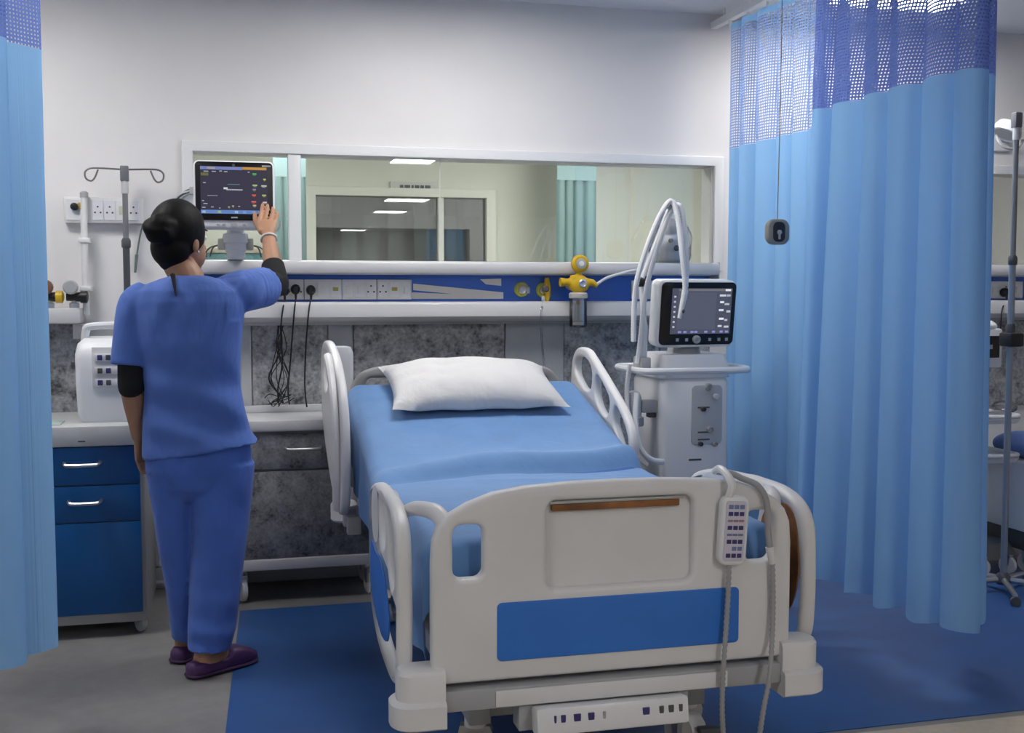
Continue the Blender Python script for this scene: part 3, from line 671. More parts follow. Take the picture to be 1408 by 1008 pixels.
obj('side_clip', tube([onY(380, 318, YM+.03), onY(385, 312, YM+.03), onY(386, 305, YM+.03)], .004, 6, k=4), GREYP, t)
# leads hooked behind the left edge of the monitor
t = thing('sensor_leads', 'bunch of coiled sensor leads hanging left of the patient monitor', 'cables', tuple(onY(250, 300, 5.06)))
for i in range(7):
    dx = random.uniform(-4, 4); dy = random.uniform(-4, 4)
    obj('lead', tube([onY(268, 262+dy, 5.03), onY(255+dx, 266+dy, 5.05), onY(245+dx, 274+dy, 5.06), onY(240+dx, 285+dy, 5.06), onY(246+dx, 296+dy, 5.06), onY(262, 300+dy, 5.05)], .004, 6, k=5), (DGREY, GREYP, SOCK)[i % 3], t)
obj('hanger', box(onY(264, 262, 5.06).x-.01, onY(264, 262, 5.06).x+.012, 5.02, 5.099, onY(264, 268, 5.06).z, onY(264, 258, 5.06).z, .003), GREYP, t)

# ================================================================== HOSPITAL BED
BX = .913; BW = .466; MZ = .690; YF, YFOLD, YH = 2.66, 3.60, 4.46; SL = .24/.85
def ztop(y): 
    d = y-YFOLD; k = .10
    return MZ + SL*(0 if d < -k else (d if d > k else (d+k)**2/(4*k)))
bed = thing('hospital_bed', 'white adjustable hospital bed with blue panels and raised backrest', 'bed', (BX, 3.55, 0))
# mattress
rings = []
for i in range(28):
    y = YF+.012+(YH-YF-.024)*i/27; zt_ = ztop(y)-.012
    rings.append([V((u, y, v)) for u, v in rrect(BX-BW+.012, BX+BW-.012, zt_-.13, zt_, .035, 4)])
obj('mattress', loft(rings), MATTR, bed)
# mattress platform sections
for y0, y1, in ((2.68, 3.10), (3.13, 3.55)): obj('platform', box(BX-.43, BX+.43, y0, y1, .505, .54, .006), BEDM, bed)
pl = loft([[V((BX+s, y, ztop(y)-.150+dz)) for s, dz in ((-.43, 0), (.43, 0), (.43, -.03), (-.43, -.03))] for y in (3.72, 4.44)])
obj('backrest_platform', pl, BEDM, bed)
for s in (-1, 1):
    obj('frame_beam', box(BX+s*.40-.025, BX+s*.40+.025, 2.68, 4.62, .425, .500, .006), BEDM, bed)
obj('cross_beam', box(BX-.37, BX+.37, 3.0, 3.06, .43, .49, .005), BEDM, bed); obj('cross_beam', box(BX-.37, BX+.37, 4.2, 4.26, .43, .49, .005), BEDM, bed)
obj('backrest_actuator', tube([(BX, 3.1, .46), (BX, 3.9, .62)], [.03, .022], 12), DGREY, bed)
# lower base with casters
base = box(BX-.33, BX-.27, 2.80, 4.40, .17, .235, .006); 
obj('base_beam', base, BEDM, bed); obj('base_beam', box(BX+.27, BX+.33, 2.80, 4.40, .17, .235, .006), BEDM, bed)
obj('base_beam', box(BX-.27, BX+.27, 2.84, 2.90, .175, .23, .005), BEDM, bed); obj('base_beam', box(BX-.27, BX+.27, 4.30, 4.36, .175, .23, .005), BEDM, bed)
for y in (3.05, 4.1):
    for s in (-1, 1): obj('lift_arm', tube([(BX+s*.22, y, .22), (BX+s*.22, y-.16, .45)], .025, 10), BEDM, bed)
for s in (-1, 1):
    for y in (2.86, 4.34):
        cst = caster(BX+s*.33 if y > 3 else BX+s*.30, y, .068, bed, .3*s, PLAST, .05)
        obj('brake_pedal', box(BX+s*.33-.03, BX+s*.33+.03, y-.10, y-.07, .10, .118, .005), DGREY, cst)
for x in (BX-.3, BX+.3): obj('caster_mount', lathe([(.03, 0), (.03, .03)], (x, 2.86, .15), 'Z', 14), PLAST, bed)
for x in (BX-.33, BX+.33): obj('caster_mount', lathe([(.03, 0), (.03, .03)], (x, 4.34, .15), 'Z', 14), PLAST, bed)
# --- footboard
FY = 2.60
def fb(u, v, w): return (u, FY+w, v)
outl = [(.449, .365), (1.377, .365), (1.378, .50), (1.378, .66), (1.374, .715), (1.360, .748), (1.335, .775), (1.295, .800), (1.235, .820), (1.15, .832), (1.03, .838), (.913, .839), (.80, .838), (.68, .832), (.60, .820), (.535, .797), (.490, .772), (.464, .745), (.452, .71), (.449, .66), (.448, .5)]
hl = rrect(.500, .574, .617, .747, .022); hr = [(2*BX-u, v) for u, v in hl][::-1]
rec = rrect(.730, 1.108, .580, .795, .024)
fbm = plate(outl, [hl, hr, rec], .044, .013, fb, 3)
ft = obj('footboard', fbm, PLAST, bed)
obj('recessed_panel', plate(rrect(.715, 1.125, .566, .812, .02), (), .008, .002, lambda u, v, w: (u, FY+.006+w, v)), PLAST, ft)
obj('wood_strip', box(.745, 1.075, FY-.012, FY+.0018, .768, .786, .003), RUST, ft, 'worn brown grip strip')
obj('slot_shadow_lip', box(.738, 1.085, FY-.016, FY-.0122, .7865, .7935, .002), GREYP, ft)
obj('blue_panel', plate(rrect(.606, 1.232, .414, .556, .012), (), .006, .0018, lambda u, v, w: (u, FY-.0225+w, v)), BLUEP, ft, 'flat blue inset panel')
for s, xx in ((-1, .452), (1, 1.374)):   # rounded corner posts that wrap to the side
    obj('corner_post', loft([[V((u, v, z)) for u, v in rrect(xx-.020 if s < 0 else xx-.052+.02, xx+.052-.02 if s < 0 else xx+.020, FY-.020, FY+.055, .020, 4)] for z in (.37, .60, .70, .735)]), PLAST, ft) if False else None
# hand grips reaching back from the corners
for s, xa, xb in ((-1, .470, .40), (1, 1.356, 1.425)):
    pass
# --- cross rail and corner bumpers under the footboard
obj('foot_rail', box(.47, 1.36, FY-.03, FY+.05, .300, .352, .006), BEDM, bed)
obj('foot_rail_plate', box(.60, 1.20, FY-.034, FY-.0305, .305, .345, .002), PLAST, bed)
for s, cx in ((-1, .418), (1, 1.408)):
    def bring(a, c_, z, ins, cx=cx, s=s):
        pts = []
        for u, v in rrect(0, 1, 0, 1, .42, 6):
            if u > .58: v = (0 if v < .5 else 1) if abs(v-.5) > .08 else v; u = 1 if u > .8 else u
            X_ = a+ins+(c_-a-ins)*u; pts.append(V((X_ if s < 0 else 2*BX-X_, FY-.055+ins+(.13-2*ins)*v, z)))
        return pts
    bmp = loft([bring(.350, .478, .268, .008), bring(.350, .478, .274, 0), bring(.350, .478, .326, 0), bring(.350, .478, .332, .006), bring(.350, .478, .334, .016), bring(.350, .478, .395, .016), bring(.350, .478, .404, .022), bring(.350, .478, .408, .034)])
    obj('corner_bumper', bmp, PLAST, bed)
# --- foot control panel
cp = obj('control_panel', rot(box(.690, 1.078, FY-.075, FY-.020, .232, .298, .008), -.18, 'X', (0, FY-.02, .298)), PLAST2, bed)
pv = V((0, FY-.02, .298)); R_ = Matrix.Rotation(-.18, 3, 'X')
def onpanel(x, z, d=.0752): return R_ @ (V((x, FY-d, z))-pv)+pv
for x, wd, m_ in ((.735, .006, NAVY), (.755, .012, NAVY), (.79, .018, NAVY), (.825, .016, NAVY), (.858, .008, GREYP), (.965, .018, NAVY), (1.005, .012, DGREY), (1.03, .014, DGREY), (1.055, .010, DGREY)):
    c = onpanel(x, .268); obj('key', box(c.x-wd/2, c.x+wd/2, c.y-.001, c.y+.003, c.z-.011, c.z+.011, .001, 1), m_, cp)
cp2 = obj('panel_support', box(.66, 1.10, FY-.02, FY+.04, .235, .2995, .004), BEDM, bed)
# --- headboard
HY = 4.60
hb = [(.47, .50), (1.356, .50), (1.37, .80), (1.345, .93), (1.27, .985), (1.10, 1.0), (.913, 1.003), (.73, 1.0), (.555, .985), (.48, .93), (.456, .80)]
hbo = obj('headboard', plate(soft(hb, 4), [rrect(.53, .66, .885, .945, .025), rrect(1.166, 1.296, .885, .945, .025)], .036, .011, lambda u, v, w: (u, HY+w, v), 2), mat('headboard_grey', (.33, .33, .33), .5), bed)
for s in (-1, 1): obj('head_bumper', lathe([(.05, .36), (.06, .37), (.06, .43), (.045, .45)], (BX+s*.47, HY+.0, 0), 'Z', 18), PLAST, bed)
obj('head_rail', box(BX-.45, BX+.45, HY-.03, HY+.03, .42, .498, .006), BEDM, bed)
pp = onY(470, 476, 4.66)
obj('head_post', loft([[V((u, v, z)) for u, v in rrect(pp.x-.046, pp.x+.046, 4.63, 4.70, .02, 4)] for z in (.50, .75, pp.z-.03)]+[[V((u, v, pp.z-.004)) for u, v in rrect(pp.x-.040, pp.x+.036, 4.635, 4.695, .02, 4)], [V((u, v, pp.z)) for u, v in rrect(pp.x-.03, pp.x+.02, 4.645, 4.685, .015, 4)]]), mat('post_white', (.60, .61, .63), .45), bed)
# --- side rails. Outline in (y, z), thickness along x
def rail(name, outline, holes, x, toe, y0, thick=.034, bev=.012, m=PLAST, label=None):
    def t3(u, v, w_): return (x+toe*(u-y0)+w_, u, v)
    return obj(name, plate(outline, holes, thick, bev, t3, 3), m, bed, label)
def shift(poly, dy, dz=0): return [(u+dy, v+dz) for u, v in poly]
hro = soft([(4.62, .80), (4.63, .98), (4.56, 1.055), (4.43, 1.062), (4.33, 1.03), (4.06, .915), (3.90, .835), (3.835, .755), (3.85, .68), (3.93, .64), (4.10, .665), (4.38, .735)], 5)
hro_holes = [soft([(4.57, .955), (4.555, 1.015), (4.45, 1.025), (4.36, 1.0), (4.33, .955), (4.36, .90), (4.46, .90)], 4),
             soft([(4.27, .965), (4.12, .90), (4.10, .85), (4.14, .815), (4.22, .83), (4.29, .89)], 4),
             soft([(4.03, .865), (3.93, .815), (3.875, .755), (3.885, .70), (3.935, .69), (3.99, .74), (4.05, .80)], 4)]
rail('side_rail', hro, hro_holes, 1.425, .02, 4.2)
hlo = soft([(4.74, .86), (4.75, 1.02), (4.67, 1.09), (4.50, 1.095), (4.30, 1.045), (4.14, .96), (4.05, .83), (4.03, .66), (4.06, .52), (4.16, .475), (4.35, .52), (4.55, .63), (4.70, .75)], 5)
hlo_h = [soft([(4.69, .98), (4.66, 1.045), (4.52, 1.055), (4.47, 1.0), (4.50, .92), (4.62, .90)], 4),
         soft([(4.40, 1.03), (4.28, .99), (4.19, .93), (4.17, .86), (4.25, .82), (4.38, .87), (4.42, .95)], 4)]
rail('side_rail', hlo, hlo_h, .392, -.02, 4.1)
# second handle bar in front of the left head rail
obj('rail_bar', tube([(.366, 4.12, .50), (.362, 4.08, .66), (.360, 4.10, .85), (.358, 4.2, .98), (.356, 4.34, 1.05)], .016, 10, k=6), PLAST, bed)
flo = soft([(3.36, .69), (3.24, .745), (3.04, .765), (2.82, .77), (2.71, .75), (2.65, .70), (2.635, .60), (2.637, .46), (2.66, .375), (2.76, .315), (3.05, .30), (3.24, .325), (3.36, .40), (3.395, .55)], 5)
flo_h = [soft([(3.26, .69), (3.20, .725), (3.12, .735), (3.09, .69), (3.10, .63), (3.18, .60), (3.25, .62)], 4),
         soft([(3.04, .74), (2.90, .745), (2.885, .69), (2.92, .63), (3.02, .61), (3.05, .66)], 4),
         soft([(2.835, .74), (2.75, .725), (2.70, .68), (2.69, .60), (2.75, .56), (2.82, .60), (2.84, .66)], 4)]
fr = rail('side_rail', flo, flo_h, .404, .03, 3.0, .040, .015)
def railpanel(outline, x, m, nm, lab, sgn):
    return obj(nm, plate(outline, (), .005, .0015, lambda u, v, w_: (x+.03*(u-3.0)*(-1 if sgn > 0 else 1)+w_, u, v)), m, fr if sgn < 0 else frr, lab)
railpanel(soft([(3.27, .57), (3.12, .57), (3.02, .575), (2.90, .55), (2.82, .50), (2.79, .46), (2.84, .40), (3.0, .375), (3.2, .40), (3.28, .46)], 4), .404-.0215, BLUEP, 'blue_panel', 'blue rail inset panel', -1)
frr = rail('side_rail', flo, flo_h, 1.452, -.03, 3.0, .044, .016)
railpanel(soft([(3.25, .57), (3.02, .575), (2.90, .59), (2.83, .70), (2.72, .73), (2.665, .67), (2.66, .52), (2.74, .42), (2.95, .37), (3.2, .40)], 4), 1.452-.0235, RUST, 'inner_panel', 'worn brown inner face', 1)
for xx, ys in ((.425, (2.95, 3.1)), (1.425, (2.95, 3.1)), (.405, (4.15, 4.3)), (1.42, (4.05, 4.2))):
    s = -1 if xx < BX else 1
    for y in ys: obj('rail_hinge', box(min(xx, xx-s*.05), max(xx, xx-s*.05), y-.02, y+.02, .40, .47, .005), GREYP, bed)
# grip arms between the foot rails and the footboard
for s, x_a in ((-1, .49), (1, 1.336)):
    obj('corner_grip', tube([(x_a+s*.0, FY+.005, .742), (x_a+s*.02, FY+.05, .768), (x_a+s*.055, FY+.14, .762), (x_a+s*.075, FY+.22, .735)], [.022, .021, .018, .014], 12, k=5), PLAST, bed)

# ------------------------------------------------------------------ blue sheet over the mattress
def build_sheet():
    bm = BM(); NY, NX = 150, 84; grid = []
    for i in range(NY+1):
        fy = i/NY; y = YF-.004+(YH-YF+.008)*fy; row = []
        ends = min(1, min(fy, 1-fy)*NY/3.0)
        for j in range(NX+1):
            s = -1+2*j/NX; Wd = BW+.004
            L = abs(s)*(Wd+.27); sg = 1 if s > 0 else -1
            r = .045
            if L < Wd-r: x = L; dz = 0
            elif L < Wd-r+r*math.pi/2: a = (L-(Wd-r))/r; x = Wd-r+r*math.sin(a); dz = -(r-r*math.cos(a))
            else: x = Wd; dz = -r-(L-(Wd-r+r*math.pi/2))
            X = BX+sg*x; z0_ = ztop(y)
            n1 = noise.noise(V((X*3.1, y*2.6, .3))); n2 = noise.noise(V((X*9, y*7, 2.1)))
            wr = .004*n1+.002*n2
            # gathered fold where the backrest bends
            yc = 3.60+.12*(X-BX)+.03*math.sin(X*8+1.4); d = (y-yc)
            amp = .026*(.45+.55*max(0, min(1, (X-BX+.5)/.7)))
            wr += -amp*.9*math.exp(-(d/.028)**2)+amp*1.15*math.exp(-((d-.085)/.05)**2)
            yc2 = 3.46-.16*(X-BX); wr += .006*math.exp(-((y-yc2)/.03)**2)*max(0, 1-abs(X-BX)*2)
            z = z0_+dz+wr*(1 if dz > -.05 else .4)+.0045
            if dz < -.04:   # hanging side: soft vertical waves
                k = min(1, (-dz-.04)/.15); X += sg*(.005+.007*k*math.sin(y*23+noise.noise(V((y*3, sg, 0)))*4))*(1+.4*k)
                if z < ztop(y)-.27: z = ztop(y)-.27
            z -= (1-ends)**2*.02
            row.append(bm.verts.new((X, y, z)))
        grid.append(row)
    for i in range(NY):
        for j in range(NX): bm.faces.new((grid[i][j], grid[i][j+1], grid[i+1][j+1], grid[i+1][j]))
    # ends tucked down
    for row, dy in ((grid[0], -1), (grid[-1], 1)):
        prev = row
        for k, dep in enumerate((.03, .08, .12)):
            nr = [bm.verts.new((v.co.x, v.co.y+dy*.004*(1 if k < 1 else .5), max(v.co.z-(dep if k == 0 else .05), ztop(v.co.y)-.275))) for v in prev]
            for j in range(NX):
                f_ = (prev[j], prev[j+1], nr[j+1], nr[j]); bm.faces.new(f_ if dy > 0 else f_[::-1])
            prev = nr
    return bm
o = obj('bed_sheet', build_sheet(), SHEET, angle=80); tag(o, 'smooth blue sheet spread over the hospital mattress', 'sheet')
# ------------------------------------------------------------------ pillow
def pillow_mesh():
    bm = BM(); N, Mx = 44, 30; Wp, Dp, Hp = .340, .215, .088
    th = math.atan(SL)+.03
    cy, cx = 4.285, .905; cz = ztop(cy)+.008
    R = Matrix.Rotation(th, 3, 'X') 
    for side in (1, -1):
        g = []
        for i in range(N+1):
            row = []
            for j in range(Mx+1):
                u = -1+2*i/N; v = -1+2*j/Mx
                e = (max(0, 1-abs(u)**2.6)*max(0, 1-abs(v)**2.6))**.55
                pin = 1-.075*(1-abs(v)**2)*abs(u)**3; pin2 = 1-.075*(1-abs(u)**2)*abs(v)**3
                x = u*Wp*pin; y = v*Dp*pin2
                z = side*Hp*e*(1.0 if side > 0 else .45)
                if side > 0:
                    z += .007*e*noise.noise(V((u*3, v*4, 1)))+.008*math.sin(u*24+v*3+2*noise.noise(V((u*4, v, 3))))*max(0, -v-.25)*e*(1-.5*abs(u))
                z += .010*math.sin(u*11)*(1-e)*.4 
                p = R @ V((x, y, z+Hp*.45)); row.append(bm.verts.new((cx+p.x, cy+p.y, cz+p.z)))
            g.append(row)
        for i in range(N):
            for j in range(Mx):
                f_ = (g[i][j], g[i+1][j], g[i+1][j+1], g[i][j+1]); bm.faces.new(f_ if side > 0 else f_[::-1])
    bmesh.ops.remove_doubles(bm, verts=bm.verts, dist=.0008)
    return bm
o = obj('pillow', pillow_mesh(), PILLOWM, angle=80); tag(o, 'plump white pillow lying at the head of the blue sheet', 'pillow')

# ------------------------------------------------------------------ remote control hanging on the footboard
RY = FY-.024
ra = onY(990, 681, RY-.03); rb_ = onY(1030, 778, RY-.03)
t = thing('bed_remote', 'white bed remote with blue keys hung on the footboard', 'remote', ((ra.x+rb_.x)/2, RY, rb_.z))
tl_ = .06
def tilt(bm): return rot(bm, tl_, 'Y', ((ra.x+rb_.x)/2, RY, (ra.z+rb_.z)/2))
rw = plate(rrect(ra.x+.003, rb_.x-.003, rb_.z+.002, ra.z-.004, .022), (), .028, .009, lambda u, v, w: (u, RY-.017+w, v), 3)
obj('body', tilt(rw), PLAST2, t)
kp = obj('keypad', tilt(plate(rrect(ra.x+.013, rb_.x-.013, rb_.z+.014, ra.z-.016, .008), (), .003, .001, lambda u, v, w: (u, RY-.0318+w, v))), mat('keypad_lilac', (.62, .60, .70), .45), t)
kx0, kx1, kz0, kz1 = ra.x+.018, rb_.x-.018, rb_.z+.020, ra.z-.022
for r_ in range(8):
    for c_ in range(3):
        u = kx0+(kx1-kx0)*(c_+.5)/3; v = kz1-(kz1-kz0)*(r_+.5)/8
        if (r_, c_) in ((6, 0),): continue
        hw, hh = (.0062, .0052) if r_ not in (2, 4) else (.0068, .003)
        m_ = NAVY if r_ in (1, 3, 5, 7) else (mat('key_blue', (.18, .22, .42), .5) if r_ != 2 else mat('key_rose', (.40, .22, .28), .5))
        obj('key', tilt(box(u-hw, u+hw, RY-.0345, RY-.0334, v-hh, v+hh, .0006, 1)), m_, kp)
hx = ra.x+.028
obj('hook', tube([(hx, RY-.018, ra.z-.01), (hx+.004, RY-.030, ra.z+.02), (hx, RY-.018, ra.z+.042), (hx-.003, FY+.0, ra.z+.056), (hx-.004, FY+.03, ra.z+.046)], .010, 10, k=5), PLAST2, t)
def coil(pts, r=.0065, turn=.007):
    return tube(resample(smooth_path(pts, 10), turn), r, 8, ring=.16)
cb = onY(1003, 779, RY-.02)
obj('coiled_cable', coil([(cb.x, RY-.018, cb.z+.006), onY(1001, 820, RY-.02), onY(998, 870, RY-.022), onY(994, 930, RY-.03), onY(993, 980, RY-.02), onY(996, 1030, RY-.0)]), CABLE, t)
zt_ = .8385
obj('cable', tube([(hx-.003, FY+.02, ra.z+.046), (hx+.03, FY+.0, .839), onY(1020, 661, FY-.005)+V((0, 0, .006)), onY(1042, 668, RY-.008), onY(1054, 690, RY-.012), onY(1056, 730, RY-.013), onY(1060, 765, RY-.013)], .008, 10, k=6), CABLE, t)
obj('cable_sleeve', tube([onY(1058, 752, RY-.013), onY(1062, 775, RY-.013)], [.011, .009], 10), PLAST, t)
obj('coiled_cable', coil([onY(1062, 772, RY-.013), onY(1063, 820, RY-.014), onY(1062, 870, RY-.018), onY(1058, 930, FY-.085), onY(1049, 980, FY-.085), onY(1042, 1030, FY-.07)]), CABLE, t)
# ================================================================== VENTILATOR
VY = 4.28
x0, x1 = onY(908, 600, VY).x, onY(1003, 600, VY).x
vx = (x0+x1)/2
vt = thing('ventilator', 'white ventilator trolley with dark screen beside the bed', 'ventilator', (vx, VY+.2, 0))
def rr3(xa, xb, ya, yb, z, r=.03): return [V((u, v, z)) for u, v in rrect(xa, xb, ya, yb, r, 4)]
zT = onY(950, 520, VY).z
obj('body', loft([rr3(x0+.01, x1-.01, VY+.02, VY+.33, .16), rr3(x0+.004, x1-.004, VY+.005, VY+.34, .30), rr3(x0, x1, VY, VY+.34, .50), rr3(x0, x1, VY, VY+.34, zT-.02), rr3(x0+.01, x1-.01, VY+.01, VY+.33, zT)]), PLAST2, vt)
obj('body_seam', box(x0+.002, x1-.002, VY-.002, VY+.004, .488, .494), GREYP, vt)
rc = obj('front_recess', plate(rrect(onY(950, 600, VY).x, onY(992, 600, VY).x, onY(950, 612, VY).z, onY(950, 530, VY).z, .02), (), .006, .002, lambda u, v, w: (u, VY-.002+w, v)), mat('recess_grey', (.52, .54, .56), .4), vt)
for px, py, r_, m_ in ((973, 532, .016, GREYP), (983, 545, .012, PLAST2), (966, 562, .010, DGREY), (975, 590, .014, GREYP), (962, 610, .010, DGREY), (982, 610, .010, GREYP)):
    c = onY(px, py, VY); obj('port', lathe([(r_, -.004), (r_, -.018), (r_*.7, -.022), (r_*.5, -.014)], (c.x, VY, c.z), 'Y', 16), m_, rc)
for py in (560, 594, 604): c = onY(968, py, VY); obj('slot', box(c.x-.03, c.x+.022, VY-.008, VY-.005, c.z-.003, c.z+.003, .001, 1), DGREY, rc)
c = onY(958, 632, VY); obj('drawer_slot', box(c.x-.035, c.x+.02, VY-.003, VY+.004, c.z-.004, c.z+.004, .001, 1), DGREY, vt)
obj('side_bracket', box(x0-.03, x0+.002, VY+.05, VY+.09, .78, .84, .004), DGREY, vt)
# base with four casters
bs = box(x0-.06, x1+.05, VY-.02, VY+.36, .10, .158, .02)
obj('trolley_base', bs, GREYP, vt)
for x in (x0-.03, x1+.02):
    for y in (VY+.01, VY+.33): caster(x, y, .042, vt, .4, DGREY)
# handle ring
hz = onY(960, 510, VY-.06).z
ha, hb_ = onY(884, 510, VY-.06).x, onY(1036, 510, VY-.06).x
ring = [V((u, v, hz)) for u, v in rrect(ha, hb_, VY-.06, VY+.30, .07, 6)]
hd = obj('handle_ring', tube(ring, .014, 10, loop=True), PLAST2, vt)
for s in (x0+.02, x1-.02): obj('handle_stay', tube([(s, VY+.02, hz-.002), (s, VY-.06, hz-.002)], .010, 8), PLAST2, hd)
obj('top_deck', loft([rr3(x0-.005, x1+.003, VY+.0, VY+.33, zT+.0005), rr3(x0-.005, x1+.003, VY+.0, VY+.33, zT+.05), rr3(x0+.01, x1-.01, VY+.012, VY+.31, onY(950, 488, VY).z)]), PLAST2, vt)
zn = onY(950, 489, VY).z
obj('screen_neck', loft([rr3(vx-.06, vx+.07, VY+.09, VY+.20, zn-.002), rr3(vx-.05, vx+.06, VY+.10, VY+.19, zn+.05), rr3(vx-.05, vx+.06, VY+.10, VY+.16, zn+.10)]), GREYP, vt)
# screen, turned a little towards the bed
SY = VY+.02
m0 = onY(902, 384, SY); m1 = onY(1011, 476, SY)
sxc, szc = (m0.x+m1.x)/2, (m0.z+m1.z)/2; hw, hh = (m1.x-m0.x)/2, (m0.z-m1.z)/2
def vs_(u, v, w): 
    p = Matrix.Rotation(math.radians(7), 3, 'X') @ V((u-sxc, w, v-szc)); p = Matrix.Rotation(math.radians(4), 3, 'Z') @ p
    return V((sxc, SY+.04, szc))+p
obj('screen_housing', plate(rrect(sxc-hw, sxc+hw, szc-hh, szc+hh, .025), (), .085, .012, lambda u, v, w: vs_(u, v, w), 3), PLAST2, vt)
bz = obj('screen_bezel', plate(rrect(sxc-hw+.010, sxc+hw-.005, szc-hh+.012, szc+hh-.006, .020), (), .008, .003, lambda u, v, w: vs_(u, v, w-.0445)), BEZEL, vt)
def vq(u0, u1, v0, v1, d=.0492, th=.0006):
    bm = box(0, 1, 0, 1, 0, 1)
    for v in bm.verts:
        U = sxc-hw+2*hw*(u0 if v.co.x < .5 else u1); Vv = szc+hh-2*hh*(v0 if v.co.z > .5 else v1)
        v.co = vs_(U, Vv, -d-(th if v.co.y < .5 else 0))
    return bm
s2 = obj('screen', vq(.16, .93, .11, .79, .0486), mat('screen_slate', (.050, .052, .075), .3, emit=.8), bz)
obj('plot_area', vq(.24, .73, .17, .72, .0494), mat('screen_slate2', (.062, .066, .090), .3, emit=.8), s2)
G = lambda v: emis('vent_text_%d' % int(v*100), (v, v, v*1.02), .9)
obj('status_bar', vq(.24, .93, .115, .15, .0494), G(.10), s2)
for k in range(7): obj('readout', vq(.185, .21, .22+.075*k, .245+.075*k, .0496), G(.35), s2)
for k, (u, v, w_, g_) in enumerate(((.77, .20, .08, .4), (.86, .20, .05, .3), (.78, .30, .05, .5), (.84, .33, .06, .3), (.77, .42, .06, .45), (.87, .44, .05, .35), (.78, .55, .06, .5), (.85, .57, .04, .3), (.77, .66, .05, .4), (.85, .67, .06, .35), (.84, .12, .07, .5))): obj('readout', vq(u, u+w_, v, v+.03, .0496), G(g_), s2)
for u in (.26, .33, .42, .47, .6, .7, .8, .87): obj('soft_key', vq(u, u+.04, .745, .775, .0496), emis('soft_blue', (.16, .17, .35), .9), s2)
for u in (.24, .36, .66, .78, .88): obj('key', vq(u, u+.035, .855, .90, .0492, .002), GREYP, bz)
pk = vs_(sxc+(.50-.5)*2*hw, szc+hh-2*hh*.875, -.0495)
obj('jog_dial', lathe([(.017, 0), (.017, -.010), (.011, -.014), (.008, -.010)], pk, 'Y', 18), GREYP, bz)
# support arm with breathing hoses
ap = [onY(884, 494, 4.30), onY(886, 450, 4.30), onY(881, 388, 4.30)]
arm = obj('support_arm', tube([ap[0], ap[1], ap[1]+V((0, 0, .02)), ap[2]], [.016, .016, .011, .011], 10), PLAST2, vt)
obj('arm_clamp', box(ap[0].x-.022, ap[0].x+.022, 4.26, 4.36, ap[0].z-.045, ap[0].z+.01, .008), GREYP, arm)
kn = ap[2]; obj('arm_joint', ellipsoid(kn, .020, .020, .022), BLACK, arm)
tp = onY(921, 283, 4.26)
obj('upper_arm', tube([kn, tp], [.010, .008], 10), PLAST2, arm)
obj('arm_tip', ellipsoid(tp, .018, .014, .018), GREYP, arm)
WH = mat('hose_pale', (.86, .86, .87), .35)
def hose(pts, r=.011): return tube(resample(smooth_path(pts, 10), .006), r, 9, ring=.08)
obj('breathing_hose', hose([onY(871, 470, 4.26), onY(872, 420, 4.26), onY(877, 380, 4.25), onY(895, 325, 4.24), onY(912, 288, 4.24), onY(924, 277, 4.24), onY(932, 300, 4.22), onY(938, 350, 4.19), onY(942, 392, 4.18), onY(940, 412, 4.185)]), WH, vt)
obj('breathing_hose', hose([onY(876, 500, 4.28), onY(880, 470, 4.28), onY(888, 400, 4.27), onY(903, 345, 4.26), onY(921, 295, 4.26), onY(934, 282, 4.24), onY(941, 310, 4.23), onY(944, 360, 4.20), onY(943, 395, 4.19)], .010), WH, vt)
obj('y_piece', tube([onY(942, 400, 4.185), onY(938, 420, 4.18), onY(934, 438, 4.18)], [.013, .011, .008], 10), SOCK, vt)
obj('y_port', ellipsoid(onY(939, 428, 4.175), .008, .008, .008), DGREY, vt)
# humidifier chamber on the side and hoses dropping from it
hc = onY(876, 545, VY+.02)
hm = obj('humidifier', lathe([(.030, -.085), (.032, -.08), (.032, -.01), (.024, .012), (.012, .02)], (hc.x, VY+.06, hc.z), 'Z', 18), mat('frosted', (.60, .62, .66), .35), vt)
obj('humidifier_mount', box(hc.x+.028, x0+.002, VY+.03, VY+.09, hc.z-.07, hc.z-.02, .004), GREYP, hm)
obj('humidifier_base', lathe([(.040, -.125), (.042, -.12), (.042, -.09), (.034, -.085)], (hc.x, VY+.06, hc.z), 'Z', 18), GREYP, hm)
obj('breathing_hose', hose([onY(876, 540, 4.28), onY(874, 580, 4.26), onY(880, 615, 4.24), onY(895, 632, 4.24), onY(912, 635, 4.27)], .012), WH, vt)
obj('breathing_hose', hose([onY(866, 500, 4.30), onY(862, 540, 4.32), onY(866, 590, 4.30), onY(875, 625, 4.26), onY(890, 640, 4.25)], .010), WH, vt)
